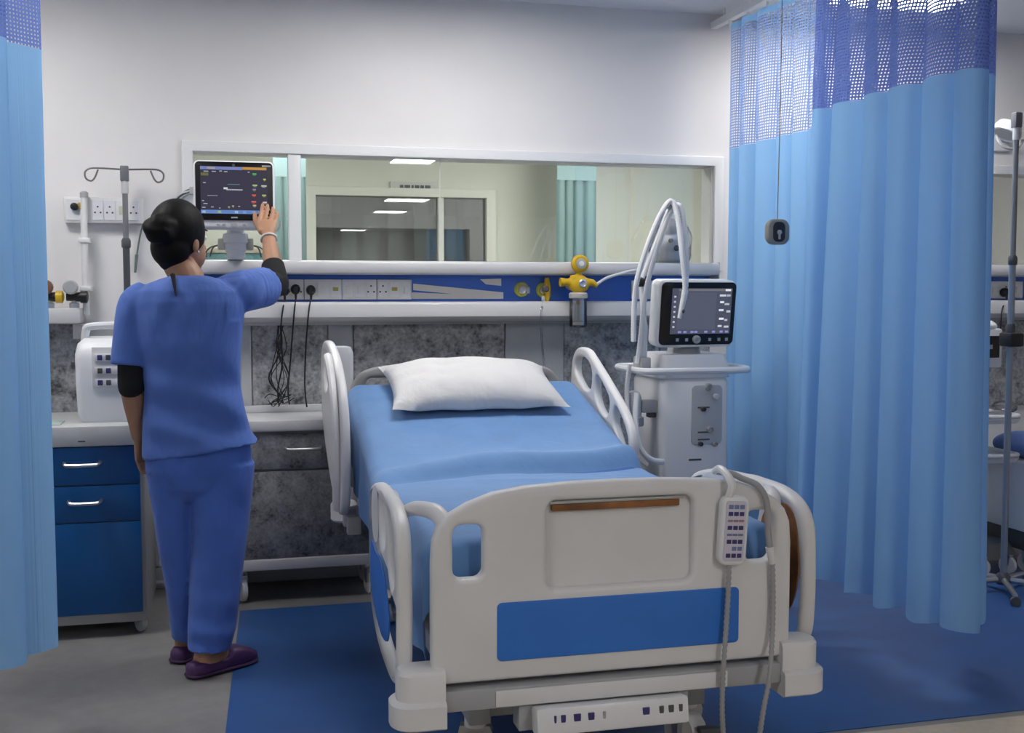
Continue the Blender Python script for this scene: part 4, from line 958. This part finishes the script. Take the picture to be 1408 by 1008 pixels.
# white device in clear plastic on the ledge
c = onY(921, 357, 5.02); k0 = onY(921, 330, 5.0)
t = thing('wrapped_device', 'white medical device in a clear plastic bag on the window ledge', 'device', (c.x, 5.02, 1.432))
dv = ellipsoid((c.x, 5.01, 1.515), .065, .05, .06); box(c.x-.05, c.x+.05, 4.97, 5.05, 1.4325, 1.49, .015, bm=dv); ellipsoid((c.x-.01, 5.0, 1.60), .045, .04, .045, dv)
body = obj('device_body', remesh(dv, .006, 3), PLAST2, t)
obj('dark_port', lathe([(.014, 0), (.014, -.008), (.008, -.010)], (c.x+.01, 4.968, 1.50), 'Y', 14), DGREY, body); obj('dark_port', lathe([(.010, 0), (.010, -.010)], (c.x-.02, 4.965, 1.535), 'Y', 12), DGREY, body)
bm = BM(); rg_ = []
for i in range(15):
    f_ = i/14; z = 1.4332+.235*f_; R0 = (.085+.02*math.sin(f_*3.1))*(1-.62*f_**3)
    rg_.append([V((c.x+math.cos(a)*R0*(1.05+.16*noise.noise(V((math.cos(a)*2, math.sin(a)*2, f_*5)))), 5.005+math.sin(a)*R0*.70*(1+.1*noise.noise(V((math.cos(a)*3, 5, f_*6)))), z)) for a in [2*math.pi*q/26 for q in range(26)]])
obj('plastic_bag', loft(rg_), FILM, t, 'crumpled clear plastic bag')

# ================================================================== CALL HANDSET ON A WIRE
CY = 4.15
ca = onY(1053, 301, CY); cb = onY(1084, 337, CY)
t = thing('call_handset', 'dark oval call switch hanging on a thin wire before the curtain', 'call switch', ((ca.x+cb.x)/2, CY, cb.z))
cx_ = (ca.x+cb.x)/2
obj('body', plate(rrect(ca.x, cb.x, cb.z, ca.z, .034, 7), (), .030, .010, lambda u, v, w: (u, CY+w, v), 3), mat('handset_grey', (.30, .29, .27), .35), t)
obj('face', plate(rrect(cx_-.026, cx_+.026, cb.z+.012, ca.z-.012, .02, 6), (), .005, .002, lambda u, v, w: (u, CY-.017+w, v)), BLACK, t)
obj('button', lathe([(.010, 0), (.010, -.003), (.006, -.005)], (cx_, CY-.0195, (ca.z+cb.z)/2-.002), 'Y', 14), GREYP, t)
obj('button_stem', box(cx_-.005, cx_+.005, CY-.0225, CY-.0195, (ca.z+cb.z)/2-.030, (ca.z+cb.z)/2-.008, .001, 1), GREYP, t)
obj('wire', tube([(cx_, CY, ca.z-.006), (cx_+.004, CY, 1.9), (cx_+.006, CY, 2.25), (cx_+.006, CY, ZC)], .0022, 6), mat('wire_brown', (.22, .20, .18), .5), t)
obj('ceiling_rose', lathe([(.03, -.02), (.035, -.012), (.035, -.0005)], (cx_+.006, CY, ZC), 'Z', 14), TRIM, t)

# ================================================================== CURTAINS
BLUEC = curtain_mat('curtain_cloth', (.31, .57, .90))
BLUEN = curtain_mat('curtain_net_dark', None, (.20, .29, .68), .0115, .40)
BLUEN2 = curtain_mat('curtain_net_pale', None, (.30, .43, .74), .0125, .56)
TEALC = curtain_mat('teal_curtain_cloth', (.26, .38, .38))
def curtain(name, lab, path, ztop_, zhem, znet, m, mn, folds, amp, grp, seed=0, flare=0, hem_drop=None, kind='curtain', NS=260, sgn=1):
    """cloth hung along a plan path: folds sideways to the path, a net band above znet"""
    pts = resample(smooth_path([V((x, y, 0)) for x, y in path], 16), .01)
    L = [0]
    for a, b_ in zip(pts, pts[1:]): L.append(L[-1]+(b_-a).length)
    tot = L[-1]
    def at(s):
        s = max(0, min(tot, s)); i = 0
        lo, hi = 0, len(L)-1
        while hi-lo > 1:
            mid = (lo+hi)//2
            if L[mid] <= s: lo = mid
            else: hi = mid
        f_ = (s-L[lo])/max(1e-9, L[hi]-L[lo]); p = pts[lo].lerp(pts[hi], f_); d = (pts[min(hi+2, len(pts)-1)]-pts[max(lo-2, 0)]).normalized()
        return p, V((-d.y, d.x, 0))
    def phase(s): return 2*math.pi*(s/tot*folds)+1.3*noise.noise(V((s*3.1, seed, 0)))*2
    t = thing(name, lab, kind, (pts[len(pts)//2].x, pts[len(pts)//2].y, zhem), grp)
    def panel(z0, z1, nz):
        bm = BM(); uvl = bm.loops.layers.uv.new('UVMap'); g = []; uvs = {}
        for i in range(nz+1):
            f_ = i/nz; row = []; u_acc = 0; last = None
            for j in range(NS+1):
                s = tot*j/NS; p, n = at(s)
                zz = z0+(z1-z0)*f_
                if i == 0 and z0 == zhem and hem_drop: zz += hem_drop(s/tot)
                down = (ztop_-zz)/(ztop_-zhem)
                A = amp(s/tot) if callable(amp) else amp
                A *= .55+.45*down+flare*down
                ph = phase(s)+.35*noise.noise(V((s*2, zz*.6, seed)))
                w_ = sgn*(1-2*abs(math.sin(ph/2+.25*math.sin(ph)))**.75)*(.75+.5*noise.noise(V((s*2.3, seed, 4))))+.35*noise.noise(V((s*7, zz*.35, seed+3)))
                q = p+n*A*w_; q.z = zz
                if last is not None: u_acc += ((q-last).to_2d()).length
                last = q.copy(); vtx = bm.verts.new(q); row.append(vtx); uvs[vtx] = (u_acc, zz)
            g.append(row)
        for i in range(nz):
            for j in range(NS):
                f_ = bm.faces.new((g[i][j], g[i][j+1], g[i+1][j+1], g[i+1][j]))
                for lp in f_.loops: lp[uvl].uv = uvs[lp.vert]
        return bm
    obj('cloth', panel(zhem, znet, 22), m, t, angle=80)
    if mn: 
        obj('net', panel(znet+.0005, ztop_-.03, 10), mn, t, angle=80)
        obj('heading', panel(ztop_-.0295, ztop_, 1), m, t, angle=80)
        n = max(3, int(tot/.16))
        for i in range(n+1):
            p, q = at(tot*i/n); obj('hook', box(p.x-.005, p.x+.005, p.y-.005, p.y+.005, ztop_-.012, ztop_+.0235, .001, 1), SOCK, t)
    return t
ZR = 2.525
CX = 2.285
curtain('privacy_curtain', 'pale blue privacy curtain with net top reaching the back wall', [(CX-.02, 4.91), (CX-.01, 4.6), (CX+.01, 4.3), (CX+.02, 4.03)], ZR, .17, 1.955, BLUEC, BLUEN2, 6.5, lambda s: .028+.012*s, 'privacy curtains', 1, .15)
curtain('privacy_curtain', 'bunched blue privacy curtain with dark net top, right of the bed', [(2.205, 3.985), (2.225, 3.8), (2.205, 3.5), (2.235, 3.3), (2.215, 3.17), (2.27, 3.11), (2.39, 3.22), (2.50, 3.40)], ZR, .215, 1.985, BLUEC, BLUEN, 8, lambda s: .088*(1-.5*s), 'privacy curtains', 5, .35, lambda s: .05*max(0, s-.75)*4*.35+.01*math.sin(s*40))
lcp = [onZ(88, 880, .25), onZ(60, 890, .25), onZ(30, 905, .25)]
curtain('privacy_curtain', 'blue privacy curtain at the left edge beside the cabinet', [(-.52, 3.60), (-.59, 3.52), (-.615, 3.43), (-.72, 3.37), (-.88, 3.28), (-1.10, 3.18)], ZR, .235, 2.0, BLUEC, BLUEN, 5, .058, 'privacy curtains', 9, .35, sgn=-1)
def ctrack(name, lab, pts):
    t = thing(name, lab, 'rail', (pts[0][0], pts[0][1], ZR+.024), 'curtain tracks')
    q = smooth_path([V((x, y, ZR+.040)) for x, y in pts], 8) if len(pts) > 2 else [V((x, y, ZR+.040)) for x, y in pts]
    rings = []
    for i, p in enumerate(q):
        d = (q[min(i+1, len(q)-1)]-q[max(i-1, 0)]).normalized(); n = V((-d.y, d.x, 0))
        rings.append([p+n*a+V((0, 0, c_)) for a, c_ in ((-.016, -.016), (.016, -.016), (.016, .016), (-.016, .016))])
    obj('track', loft(rings), TRIM, t)
    for i in (2, len(q)//2, len(q)-3) if len(q) > 5 else (0, 1):
        p = q[i] if len(q) > 5 else q[0].lerp(q[1], .1+.8*i); obj('hanger', lathe([(.006, .016), (.006, ZC-ZR-.0405)], p, 'Z', 8), TRIM, t)
ctrack('curtain_track', 'white curtain track fixed under the ceiling right of the bed', [(CX-.02, 5.095), (CX-.02, 4.4), (2.23, 3.6), (2.22, 3.25), (2.28, 3.10), (2.50, 3.40), (2.7, 3.7)])
ctrack('curtain_track', 'white curtain track under the ceiling at the left', [(-.50, 3.72), (-.59, 3.52), (-.72, 3.37), (-1.10, 3.18), (-1.5, 3.05)])
# curtains in the room behind the window
ta, tb = onY(766, 300, 7.4).x, onY(820, 300, 7.4).x
curtain('curtain', 'teal curtain hanging in the room behind the long window', [(ta, 7.4), ((ta+tb)/2, 7.42), (tb, 7.4)], 2.5, .3, 2.05, TEALC, None, 4, .03, 'teal curtains behind the window', 12, 0, NS=90)
obj_ = COL.objects[-1]
t3 = [o for o in COL.objects if o.name == 'curtain'][0]
obj('net', box(ta, tb, 7.40, 7.404, 2.051, 2.5), TEALW, t3); obj('rail', box(ta-.1, tb+.1, 7.38, 7.42, 2.5, ZC-.0005), TRIM, t3)
ua, ub = onY(381, 300, 6.6).x, onY(397, 300, 6.6).x
curtain('curtain', 'narrow teal curtain seen behind the patient monitor', [(ua-.02, 6.6), ((ua+ub)/2, 6.61), (ub+.10, 6.6)], 2.5, .3, 1.95, TEALC, None, 3, .02, 'teal curtains behind the window', 15, 0, NS=60)
t3 = [o for o in COL.objects if o.name == 'curtain.001'][0]
obj('net', box(ua-.02, ub+.1, 6.60, 6.604, 1.951, 2.5), TEALW, t3); obj('rail', box(ua-.1, ub+.2, 6.58, 6.62, 2.5, ZC-.0005), TRIM, t3)
# teal bin on a counter seen under the monitor
za_, zb_ = onY(285, 325, 6.2), onY(355, 356, 6.2)
t = thing('counter_unit', 'teal storage unit in the room behind the patient monitor', 'cabinet', ((za_.x+zb_.x)/2, 6.4, 0))
obj('carcass', box(za_.x-.05, zb_.x+.05, 6.2, 6.6, .0005, 1.50, .01), mat('teal_laminate', (.18, .42, .46), .4), t)
obj('top', box(za_.x-.07, zb_.x+.07, 6.18, 6.62, 1.5005, 1.53, .005), mat('cream_top', (.7, .68, .55), .4), t)
obj('door', box(za_.x-.04, (za_.x+zb_.x)/2-.005, 6.19, 6.1995, .1, 1.46, .003), mat('teal_door', (.12, .36, .45), .4), t); obj('door', box((za_.x+zb_.x)/2+.005, zb_.x+.04, 6.19, 6.1995, .1, 1.46, .003), mat('teal_door', (.12, .36, .45), .4), t)

# ================================================================== NEIGHBOURING BAY AT THE RIGHT EDGE
q = onY(1404, 250, 4.15)
iv_stand(q.x-.03, 4.15, 2.05, 'grey IV stand in the neighbouring bay, right edge', legs=(100, 172, 244, 316, 28), collar=.62, pm=mat('pole_bluegrey', (.30, .34, .40), .35, metal=.4))
sp = [o for o in COL.objects if o.name.startswith('iv_stand')][-1]
c = onY(1391, 467, 4.15)
obj('clamp_knob', box(q.x-.06, q.x+.01, 4.11, 4.19, c.z-.03, c.z+.03, .01), BLACK, sp)
# monitor trolley
ty = 4.42
t = thing('equipment_trolley', 'equipment trolley with small dark screen beyond the curtain', 'trolley', (onY(1382, 700, ty).x, ty+.2, 0))
xa, xb = onY(1340, 500, ty).x, onY(1400, 500, ty).x
obj('screen_housing', box(xa, onY(1379, 480, ty).x, ty, ty+.10, onY(1360, 506, ty).z, onY(1360, 452, ty).z, .012), PLAST2, t)
obj('screen', box(xa+.01, onY(1374, 480, ty).x, ty-.003, ty+.001, onY(1360, 492, ty).z, onY(1360, 462, ty).z, .001, 1), BEZEL, t)
obj('screen_icon', box(onY(1359, 478, ty).x, onY(1364, 478, ty).x, ty-.0045, ty-.0031, onY(1360, 480, ty).z, onY(1360, 474, ty).z), GREYP, t)
obj('top_module', ellipsoid((onY(1362, 447, ty).x, ty+.06, onY(1360, 450, ty).z), .07, .06, .035), PLAST2, t)
obj('column', box(onY(1350, 600, ty).x, onY(1376, 600, ty).x, ty+.12, ty+.18, .12, onY(1360, 500, ty).z, .01), GREYP, t)
for py, h_ in ((575, .02), (628, .02)):
    z = onY(1380, py, ty).z
    s = obj('shelf', loft([rr3(xa, xb-.01, ty-.05, ty+.30, z-.02, .05), rr3(xa, xb, ty-.06, ty+.31, z, .05)]), PLAST2, t)
    obj('lip', tube([V((u, v, z+.012)) for u, v in rrect(xa+.005, xb-.006, ty-.055, ty+.30, .05, 5)], .010, 8, loop=True), PLAST, s)
obj('trolley_base', loft([rr3(xa, xb, ty-.06, ty+.32, .10, .05), rr3(xa+.02, xb-.02, ty-.03, ty+.30, .15, .05)]), DGREY, t)
for x in (xa+.05, xb-.04):
    for y in (ty-.02, ty+.28): caster(x, y, .042, t, .4, PLAST)
z = onY(1380, 575, ty).z
for k, (dx, s) in enumerate(((.05, .05), (.13, .042))):
    o = obj('bag_roll', remesh(ellipsoid((xa+.085+dx*1.9-.09, ty+.10, z+s*.75+.008), .05, .07, s*.75), .01, 2), FILM if k else mat('crumpled_white', (.6, .6, .6), .6)); tag(o, ('white crumpled linen on the upper trolley shelf beyond the curtain', 'clear plastic bag on the upper trolley shelf beyond the curtain')[k], ('linen', 'bag')[k])
# white cabinet at the very edge
wy = 4.35
wx = onY(1388, 690, wy).x
wx += .10
t = thing('white_cabinet', 'white cabinet on casters cut by the right edge', 'cabinet', (wx+.25, wy+.2, 0))
zz0, zz1 = onY(1395, 735, wy).z, onY(1395, 640, wy).z
obj('body', box(wx, wx+.45, wy+.012, wy+.45, zz0, zz1, .006), PLAST2, t); obj('door', box(wx+.012, wx+.44, wy, wy+.0115, zz0+.02, zz1-.02, .003), PLAST, t); obj('handle', tube([(wx+.04, wy-.001, zz1-.08), (wx+.04, wy-.02, zz1-.09), (wx+.04, wy-.02, zz1-.16), (wx+.04, wy-.001, zz1-.17)], .005, 8), STEEL, t)
obj('plinth', box(wx+.02, wx+.43, wy+.03, wy+.43, .105, zz0-.0005, .004), DGREY, t)
for x in (wx+.05, wx+.4):
    for y in (wy+.06, wy+.4): caster(x, y, .046, t, .3, PLAST)
o = obj('cushion', remesh(ellipsoid((wx+.13, wy+.2, zz1+.063), .14, .15, .062), .01, 2), mat('cushion_blue', (.10, .17, .42), .7)); tag(o, 'blue cushion on the white cabinet at the right edge', 'cushion')
# wall lamp
l0 = onY(1384, 182, 4.85)
t = thing('examination_lamp', 'white examination lamp on a wall bracket beyond the right curtain', 'lamp', (l0.x, 5.0, l0.z-.1))
obj('wall_plate', box(l0.x+.10, l0.x+.20, 5.08, 5.0995, l0.z-.06, l0.z+.08, .006), PLAST, t)
obj('arm', tube([(l0.x+.15, 5.08, l0.z), (l0.x+.14, 4.98, l0.z+.02), (l0.x+.05, 4.88, l0.z+.01)], .012, 10, k=5), GREYP, t)
hd_ = obj('lamp_head', rot(lathe([(.02, .05), (.06, .04), (.075, .0), (.072, -.015), (.055, -.012)], (l0.x, 4.85, l0.z), 'Z', 22), .5, 'Y', l0), PLAST2, t)
obj('lamp_lens', rot(lathe([(.056, -.010), (.056, -.0135)], (l0.x, 4.85, l0.z), 'Z', 20), .5, 'Y', l0), GREYP, hd_)
obj('handle_loop', tube([(l0.x-.075, 4.83, l0.z-.02), (l0.x-.06, 4.80, l0.z-.075), (l0.x+.02, 4.80, l0.z-.085), (l0.x+.07, 4.82, l0.z-.04)], .007, 8, k=5), GREYP, hd_)
# ================================================================== THE NURSE (seen from behind)
PY = 3.95
def wp(px, py, Y=PY): return onY(px, py, Y)
def ring_lr(L, R, py, b, yc=PY, n=28, pyR=None, sq=2.4):
    """cross-section between left and right outline pixels; b is the half depth; superellipse"""
    a, c = wp(L, py, yc), wp(R, pyR if pyR is not None else py, yc); m = (a+c)/2; hw_ = (c-a)/2; out = []
    for i in range(n):
        t_ = 2*math.pi*i/n; cs, sn = math.cos(t_), math.sin(t_)
        out.append(m+hw_*(math.copysign(abs(cs)**(2/sq), cs))+V((0, b*math.copysign(abs(sn)**(2/sq), sn), 0)))
    return out
def limb(pts, rs, bm=None, n=14): return tube(pts, rs, n, bm, k=5)
person = thing('person', 'person in blue scrubs with a dark hair bun touching the monitor', 'person', (-.10, PY, 0))
# joints
SR, ER, WR = wp(330, 402, 3.98), wp(379, 391, 4.20), wp(369, 324, 4.365)
SLj, EL, WL = wp(186, 418, 3.96), wp(181, 528, 3.93), wp(191, 602, 4.02)
HC = wp(248, 327, 4.0)                         # head centre
hy = math.radians(-38)                         # head turned to the right
HR = Matrix.Rotation(hy, 3, 'Z')
def hp(x, y, z): return HC+HR @ V((x, y, z))   # head-local: y forward, x right
# ---- body, one surface
bd = BM()
ellipsoid(hp(0, 0, .012), .074, .094, .108, bd, 20, hy)
ellipsoid(hp(0, .045, -.055), .055, .055, .060, bd, 16, hy)
ellipsoid(hp(0, .062, -.090), .030, .032, .024, bd, 12, hy)
loft([[hp(x*s, y0+yo*s, z) for x, yo in ((-.014, -.01), (.014, -.01), (.011, .018), (-.011, .018))] for y0, z, s in ((.088, .005, .5), (.102, -.018, .8), (.106, -.034, 1.1), (.092, -.042, .8))], bd)
for s in (-1, 1): ellipsoid(hp(s*.072, -.008, -.018), .010, .021, .033, bd, 12, hy+s*.35)
nb = wp(258, 384, 3.96)
limb([hp(0, -.012, -.05), hp(0, -.018, -.085), nb, nb+V((0, .0, -.06))], [.054, .050, .056, .07], bd, 18)
loft([ring_lr(232, 290, 384, .06), ring_lr(205, 316, 395, .075), ring_lr(192, 330, 415, .095), ring_lr(196, 328, 460, .105), ring_lr(207, 322, 520, .09), ring_lr(205, 334, 580, .105), ring_lr(206, 340, 620, .11), ring_lr(215, 332, 655, .10)], bd)
limb([SR, SR.lerp(ER, .5), ER, ER.lerp(WR, .35), ER.lerp(WR, .75), WR], [.050, .044, .037, .037, .029, .024], bd)
limb([SLj, SLj.lerp(EL, .5), EL, EL.lerp(WL, .35), EL.lerp(WL, .75), WL], [.050, .044, .037, .037, .028, .023], bd)
def hand(bd, W, palm_dir, side_dir, tips, thumb_tip, plen=.075, offs=(-.028, -.009, .010, .027)):
    """W wrist, palm_dir along the hand, side_dir towards the little finger; tips: curled fingertip points"""
    nrm = palm_dir.cross(side_dir).normalized()
    K = W+palm_dir*plen
    rings = []
    for f_, hw_, th in ((-.02, .021, .017), (.015, .026, .016), (.045, .034, .015), (.07, .039, .013), (.080, .036, .010)):
        c = W+palm_dir*f_; rings.append([c+side_dir*(hw_*math.cos(a))+nrm*(th*math.sin(a)) for a in [2*math.pi*i/14 for i in range(14)]])
    loft(rings, bd)
    for i, (off, (m1, m2)) in enumerate(zip(offs, tips)):
        k0 = K+side_dir*off; r0 = (.0078, .0080, .0077, .0069)[i]
        limb([k0-palm_dir*.02, k0, m1, m1.lerp(m2, .55), m2], [r0*1.1, r0*1.08, r0, r0*.92, r0*.75], bd, 10)
    tb0 = W+palm_dir*.018-side_dir*.022
    mid = tb0.lerp(thumb_tip, .55)-side_dir*.008
    limb([tb0, mid, thumb_tip], [.0135, .0108, .0082], bd, 10)
# right hand on the screen: back of the hand to us, index extended
d = (wp(367, 300, 4.43)-WR).normalized(); sd = V((1, -.1, 0)); sd = (sd-d*sd.dot(d)).normalized()
tp = YM-.004
hand(bd, WR, d, sd, [(wp(359.5, 290, 4.462), wp(361, 280, tp)), (wp(367.5, 288, 4.466), wp(368, 281, tp-.003)), (wp(375.5, 290, 4.466), wp(375, 285, tp-.004)), (wp(382, 295, 4.456), wp(381.5, 292, tp-.008))], wp(350.5, 293, tp-.010), offs=(-.031, -.010, .012, .031))
# left hand hanging relaxed in front of the thigh
d2 = (wp(194, 640, 4.06)-WL).normalized(); s2 = V((-.25, -.9, 0)); s2 = (s2-d2*s2.dot(d2)).normalized()
K2 = WL+d2*.08
n2 = d2.cross(s2).normalized()
hand(bd, WL, d2, s2, [(K2+s2*o_+d2*.035-n2*.010, K2+s2*o_*.9+d2*l_-n2*.034) for o_, l_ in ((-.028, .055), (-.009, .066), (.010, .060), (.027, .046))], WL+d2*.075-s2*.048-n2*.03)
# legs and feet
hipL, kneeL, ankL = wp(237, 650, 3.96), wp(246, 765, 3.99), wp(253, 886, 4.07)
hipR, kneeR, ankR = wp(305, 650, 3.95), wp(300, 770, 3.92), wp(282, 896, 3.89)
for h_, k_, a_ in ((hipL, kneeL, ankL), (hipR, kneeR, ankR)):
    limb([h_+V((0, 0, .05)), h_.lerp(k_, .4), k_, k_.lerp(a_, .3), k_.lerp(a_, .75), a_], [.078, .066, .050, .049, .034, .031], bd)
def foot_frame(heel, toe):
    f_ = (toe-heel); f_.z = 0; f_.normalize(); return f_, V((f_.y, -f_.x, 0))
heelR, toeR = onZ(262, 936), onZ(335, 912)
heelR = V((ankR.x-.045, ankR.y-.035, 0)); fR, sR_ = foot_frame(heelR, heelR+V((.80, .60, 0)))
heelL = V((ankL.x-.020, ankL.y-.045, 0)); fL, sL_ = foot_frame(heelL, heelL+V((.45, .89, 0)))
for heel, f_, s_, a_ in ((heelR, fR, sR_, ankR), (heelL, fL, sL_, ankL)):
    limb([a_, V((heel.x, heel.y, .055))+f_*.055, V((heel.x, heel.y, .045))+f_*.12, V((heel.x, heel.y, .034))+f_*.20], [.031, .036, .032, .022], bd)
    limb([a_-V((0, 0, .02)), V((heel.x, heel.y, .040))+f_*.032], [.03, .030], bd)
body = obj('body', remesh(bd, .0040, 2), SKIN, person)
# ---- face details
for s in (-1, 1):
    e = obj('eye', ellipsoid(hp(s*.031, .082, .004), .012, .010, .010, None, 12, hy), SOCK, person)
    obj('iris', ellipsoid(hp(s*.031, .0905, .004), .0055, .003, .0055, None, 10, hy), BLACK, e)
    obj('eyebrow', tube([hp(s*.014, .094, .026), hp(s*.03, .094, .031), hp(s*.046, .084, .026)], [.003, .0032, .002], 6), HAIRM, person)
obj('lips', tube([hp(-.022, .090, -.066), hp(-.008, .100, -.063), hp(.008, .100, -.063), hp(.022, .090, -.066)], [.003, .006, .006, .003], 8), mat('lips', (.32, .10, .09), .45), person)
obj('earring', ellipsoid(hp(.080, -.006, -.050), .005, .005, .006), STEEL, person)
# ---- hair
hb = BM()
ellipsoid(hp(0, -.014, .026), .088, .102, .106, hb, 24, hy)
ellipsoid(hp(0, -.050, -.035), .072, .058, .070, hb, 20, hy)
ellipsoid(hp(-.004, -.042, -.072), .050, .042, .045, hb, 16, hy)
for v in hb.verts:
    l = HR.transposed() @ (v.co-HC)
    if l.y > .055 and l.z < .06: v.co = HC+HR @ V((l.x*.94, .055+(l.y-.055)*.25, l.z))
bc = wp(220, 315, 3.90)
bun = BM()
ellipsoid(bc, .055, .050, .050, bun, 20)
for v in bun.verts:
    l = v.co-bc; v.co = bc+l*(1+.06*math.sin(5*math.atan2(l.z, l.x)+l.y*60))
ellipsoid(bc+V((.040, .035, .010)), .045, .045, .042, bun, 16)
merge(hb, bun)
hair = obj('hair', remesh(hb, .006, 3), HAIRM, person, 'black hair tied in a bun')
# ---- tunic
top = BM()
def wrinkle(p, k=1.0): 
    return V((noise.noise(p*6), noise.noise(p*6+V((9, 0, 0))), 0))*.006*k
rows = [(237, 285, 379, .055), (222, 298, 383, .068), (203, 318, 390, .084), (188, 332, 400, .100), (182, 337, 416, .112), (183, 336, 440, .120), (188, 333, 470, .122), (194, 331, 500, .117), (197, 332, 530, .113), (197, 337, 560, .117), (196, 344, 590, .128)]
rg_ = [ring_lr(L, R, y, b_) for L, R, y, b_ in rows]
rg_.append(ring_lr(196, 349, 610, .134, pyR=598)); rg_.append(ring_lr(196, 352, 620, .138, pyR=602)); rg_.append(ring_lr(197, 356, 631, .141, pyR=605))
loft(rg_, top)
# sleeves
def sleeve(pts, rr, nrm_end=None):
    limb(pts, rr, top, 20)
sl_end = wp(178, 503, 3.935)
sleeve([wp(205, 412, 3.965), wp(192, 420, 3.96), wp(184, 450, 3.95), sl_end], [.066, .068, .062, .060])
sr_end = SR.lerp(ER, .66)
sleeve([wp(312, 408, 3.96), SR+V((.0, .0, .002)), SR.lerp(ER, .4), sr_end], [.072, .073, .072, .072])
me = remesh(top, .0065, 3)
for v in me.vertices:
    p = v.co; n = wrinkle(p)
    z = p.z; x = p.x
    # soft diagonal pulls across the lower back and side seams
    t_ = (z-.93)*1.0+(x+.10)*.38
    pull = .012*math.sin(t_*46+3*noise.noise(p*3))*math.exp(-((z-.93)/.13)**2)
    hang = .008*math.sin(x*34+noise.noise(p*2)*3)*max(0, min(1, (.95-z)/.2))
    sh = .008*math.sin((x-.5*(z-1.3))*60+2*noise.noise(p*4))*(1 if (x > -.02 and z > 1.2) else .35)*max(0, min(1, (z-1.1)/.12))
    s_ = max(-1, min(1, (p.y-PY-.02)/.05))
    v.co = p+V((n.x, n.y+s_*(pull+hang+sh), 0))
tunic = obj('tunic', me, SCRUB, person, 'blue short-sleeved scrub top')
nk = wp(240, 372, PY-.08)
# open slit at the back of the neck
sl = [wp(237.5, 378, PY-.062), wp(239.5, 390, PY-.086), wp(242, 407, PY-.114)]
obj('neck_slit', tube(sl, [.0085, .006, .0022], 8, k=4), SLEEVE, tunic)
# hem and sleeve seams
def seam(ring, dz, grow=1.012, r=.0026):
    c = sum((V(p) for p in ring), V())/len(ring); return tube([c+(p-c)*grow+V((0, 0, dz)) for p in ring], r, 6, loop=True)
# ---- black undersleeves
us = limb([SR.lerp(ER, .60), SR.lerp(ER, .75), ER, ER.lerp(WR, .10), ER.lerp(WR, .34), ER.lerp(WR, .40)], [.040, .046, .048, .047, .043, .041], None, 20)
obj('undersleeve', remesh(us, .005, 2), SLEEVE, person, 'black knit undersleeve')
us = limb([SLj.lerp(EL, .45), SLj.lerp(EL, .75), EL, EL.lerp(WL, .10)], [.047, .048, .045, .042], None, 20)
obj('undersleeve', remesh(us, .005, 2), SLEEVE, person, 'black knit undersleeve')
wb_ = (WR-ER).normalized(); wc = ER.lerp(WR, .93); u_ = wb_.orthogonal().normalized(); v_ = wb_.cross(u_)
obj('wrist_band', tube([wc+(u_*math.cos(a)+v_*math.sin(a))*.0285 for a in [2*math.pi*i/20 for i in range(20)]], .0045, 8, loop=True), SOCK, person)
# ---- trousers
tz = BM()
loft([ring_lr(206, 340, 585, .112), ring_lr(202, 345, 620, .122), ring_lr(200, 348, 645, .126), ring_lr(206, 344, 668, .115), ring_lr(222, 330, 684, .085)], tz)
loft([ring_lr(200, 276, 635, .105, 3.96), ring_lr(204, 271, 670, .105, 3.965), ring_lr(211, 268, 710, .098, 3.975), ring_lr(219, 268, 760, .090, 3.99), ring_lr(228, 270, 810, .082, 4.02), ring_lr(234, 274, 855, .078, 4.055), ring_lr(236, 275, 876, .078, 4.07)], tz)
loft([ring_lr(264, 350, 635, .110, 3.945), ring_lr(263, 347, 670, .110, 3.94), ring_lr(263, 343, 710, .102, 3.93), ring_lr(262, 338, 760, .094, 3.92), ring_lr(260, 332, 810, .087, 3.91), ring_lr(258, 325, 860, .083, 3.90), ring_lr(258, 317, 890, .078, 3.89)], tz)
me = remesh(tz, .0062, 3)
for v in me.vertices:
    p = v.co; k = max(0, min(1, (.75-p.z)/.1))
    f_ = .009*math.sin((p.x*.9+p.z*.5)*38+3*noise.noise(p*3.5))*k*math.exp(-((p.z-.62)/.16)**2)+.007*math.sin(p.z*60+p.x*25+4*noise.noise(p*4))*max(0, min(1, (.35-p.z)/.25))
    s_ = max(-1, min(1, (p.y-PY-.02)/.05))
    v.co = p+V((wrinkle(p, .7).x, s_*f_, 0))
obj('trousers', me, SCRUBP, person, 'blue scrub trousers')
# ---- clogs
def clog(heel, f_, s_, lab):
    rg_ = []
    for t_, hw_, h_, z0 in ((-.012, .012, .040, .006), (-.004, .028, .052, .002), (.03, .038, .056, 0), (.08, .039, .046, .001), (.12, .042, .052, .002), (.15, .047, .074, .001), (.185, .050, .072, 0), (.225, .047, .056, .002), (.25, .035, .042, .006), (.262, .015, .028, .012)):
        c = heel+f_*t_; row = []
        for i in range(18):
            a = 2*math.pi*i/18; cs, sn = math.cos(a), math.sin(a)
            zz = z0+.002+(h_-z0)*(.5+.5*math.copysign(abs(sn)**.6, sn)); row.append(V((c.x, c.y, zz))+s_*(hw_*math.copysign(abs(cs)**.7, cs)))
        rg_.append(row)
    o = obj('clog', remesh(loft(rg_), .0045, 3), CLOG, person, lab)
    sole = [heel+f_*t_+s_*w_ for t_, w_ in ((-.010, 0), (0, -.03), (.05, -.0395), (.11, -.043), (.18, -.0505), (.23, -.046), (.258, -.018), (.258, .018), (.23, .046), (.18, .0505), (.11, .043), (.05, .0395), (0, .03))]
    obj('sole_edge', tube([V((p.x, p.y, .012)) for p in smooth_path(sole+[sole[0]], 4)[:-1]], .0055, 6, loop=True), mat('sole_dark', (.045, .018, .07), .6), o)
clog(heelR, fR, sR_, 'purple rubber clog'); clog(heelL, fL, sL_, 'purple rubber clog')
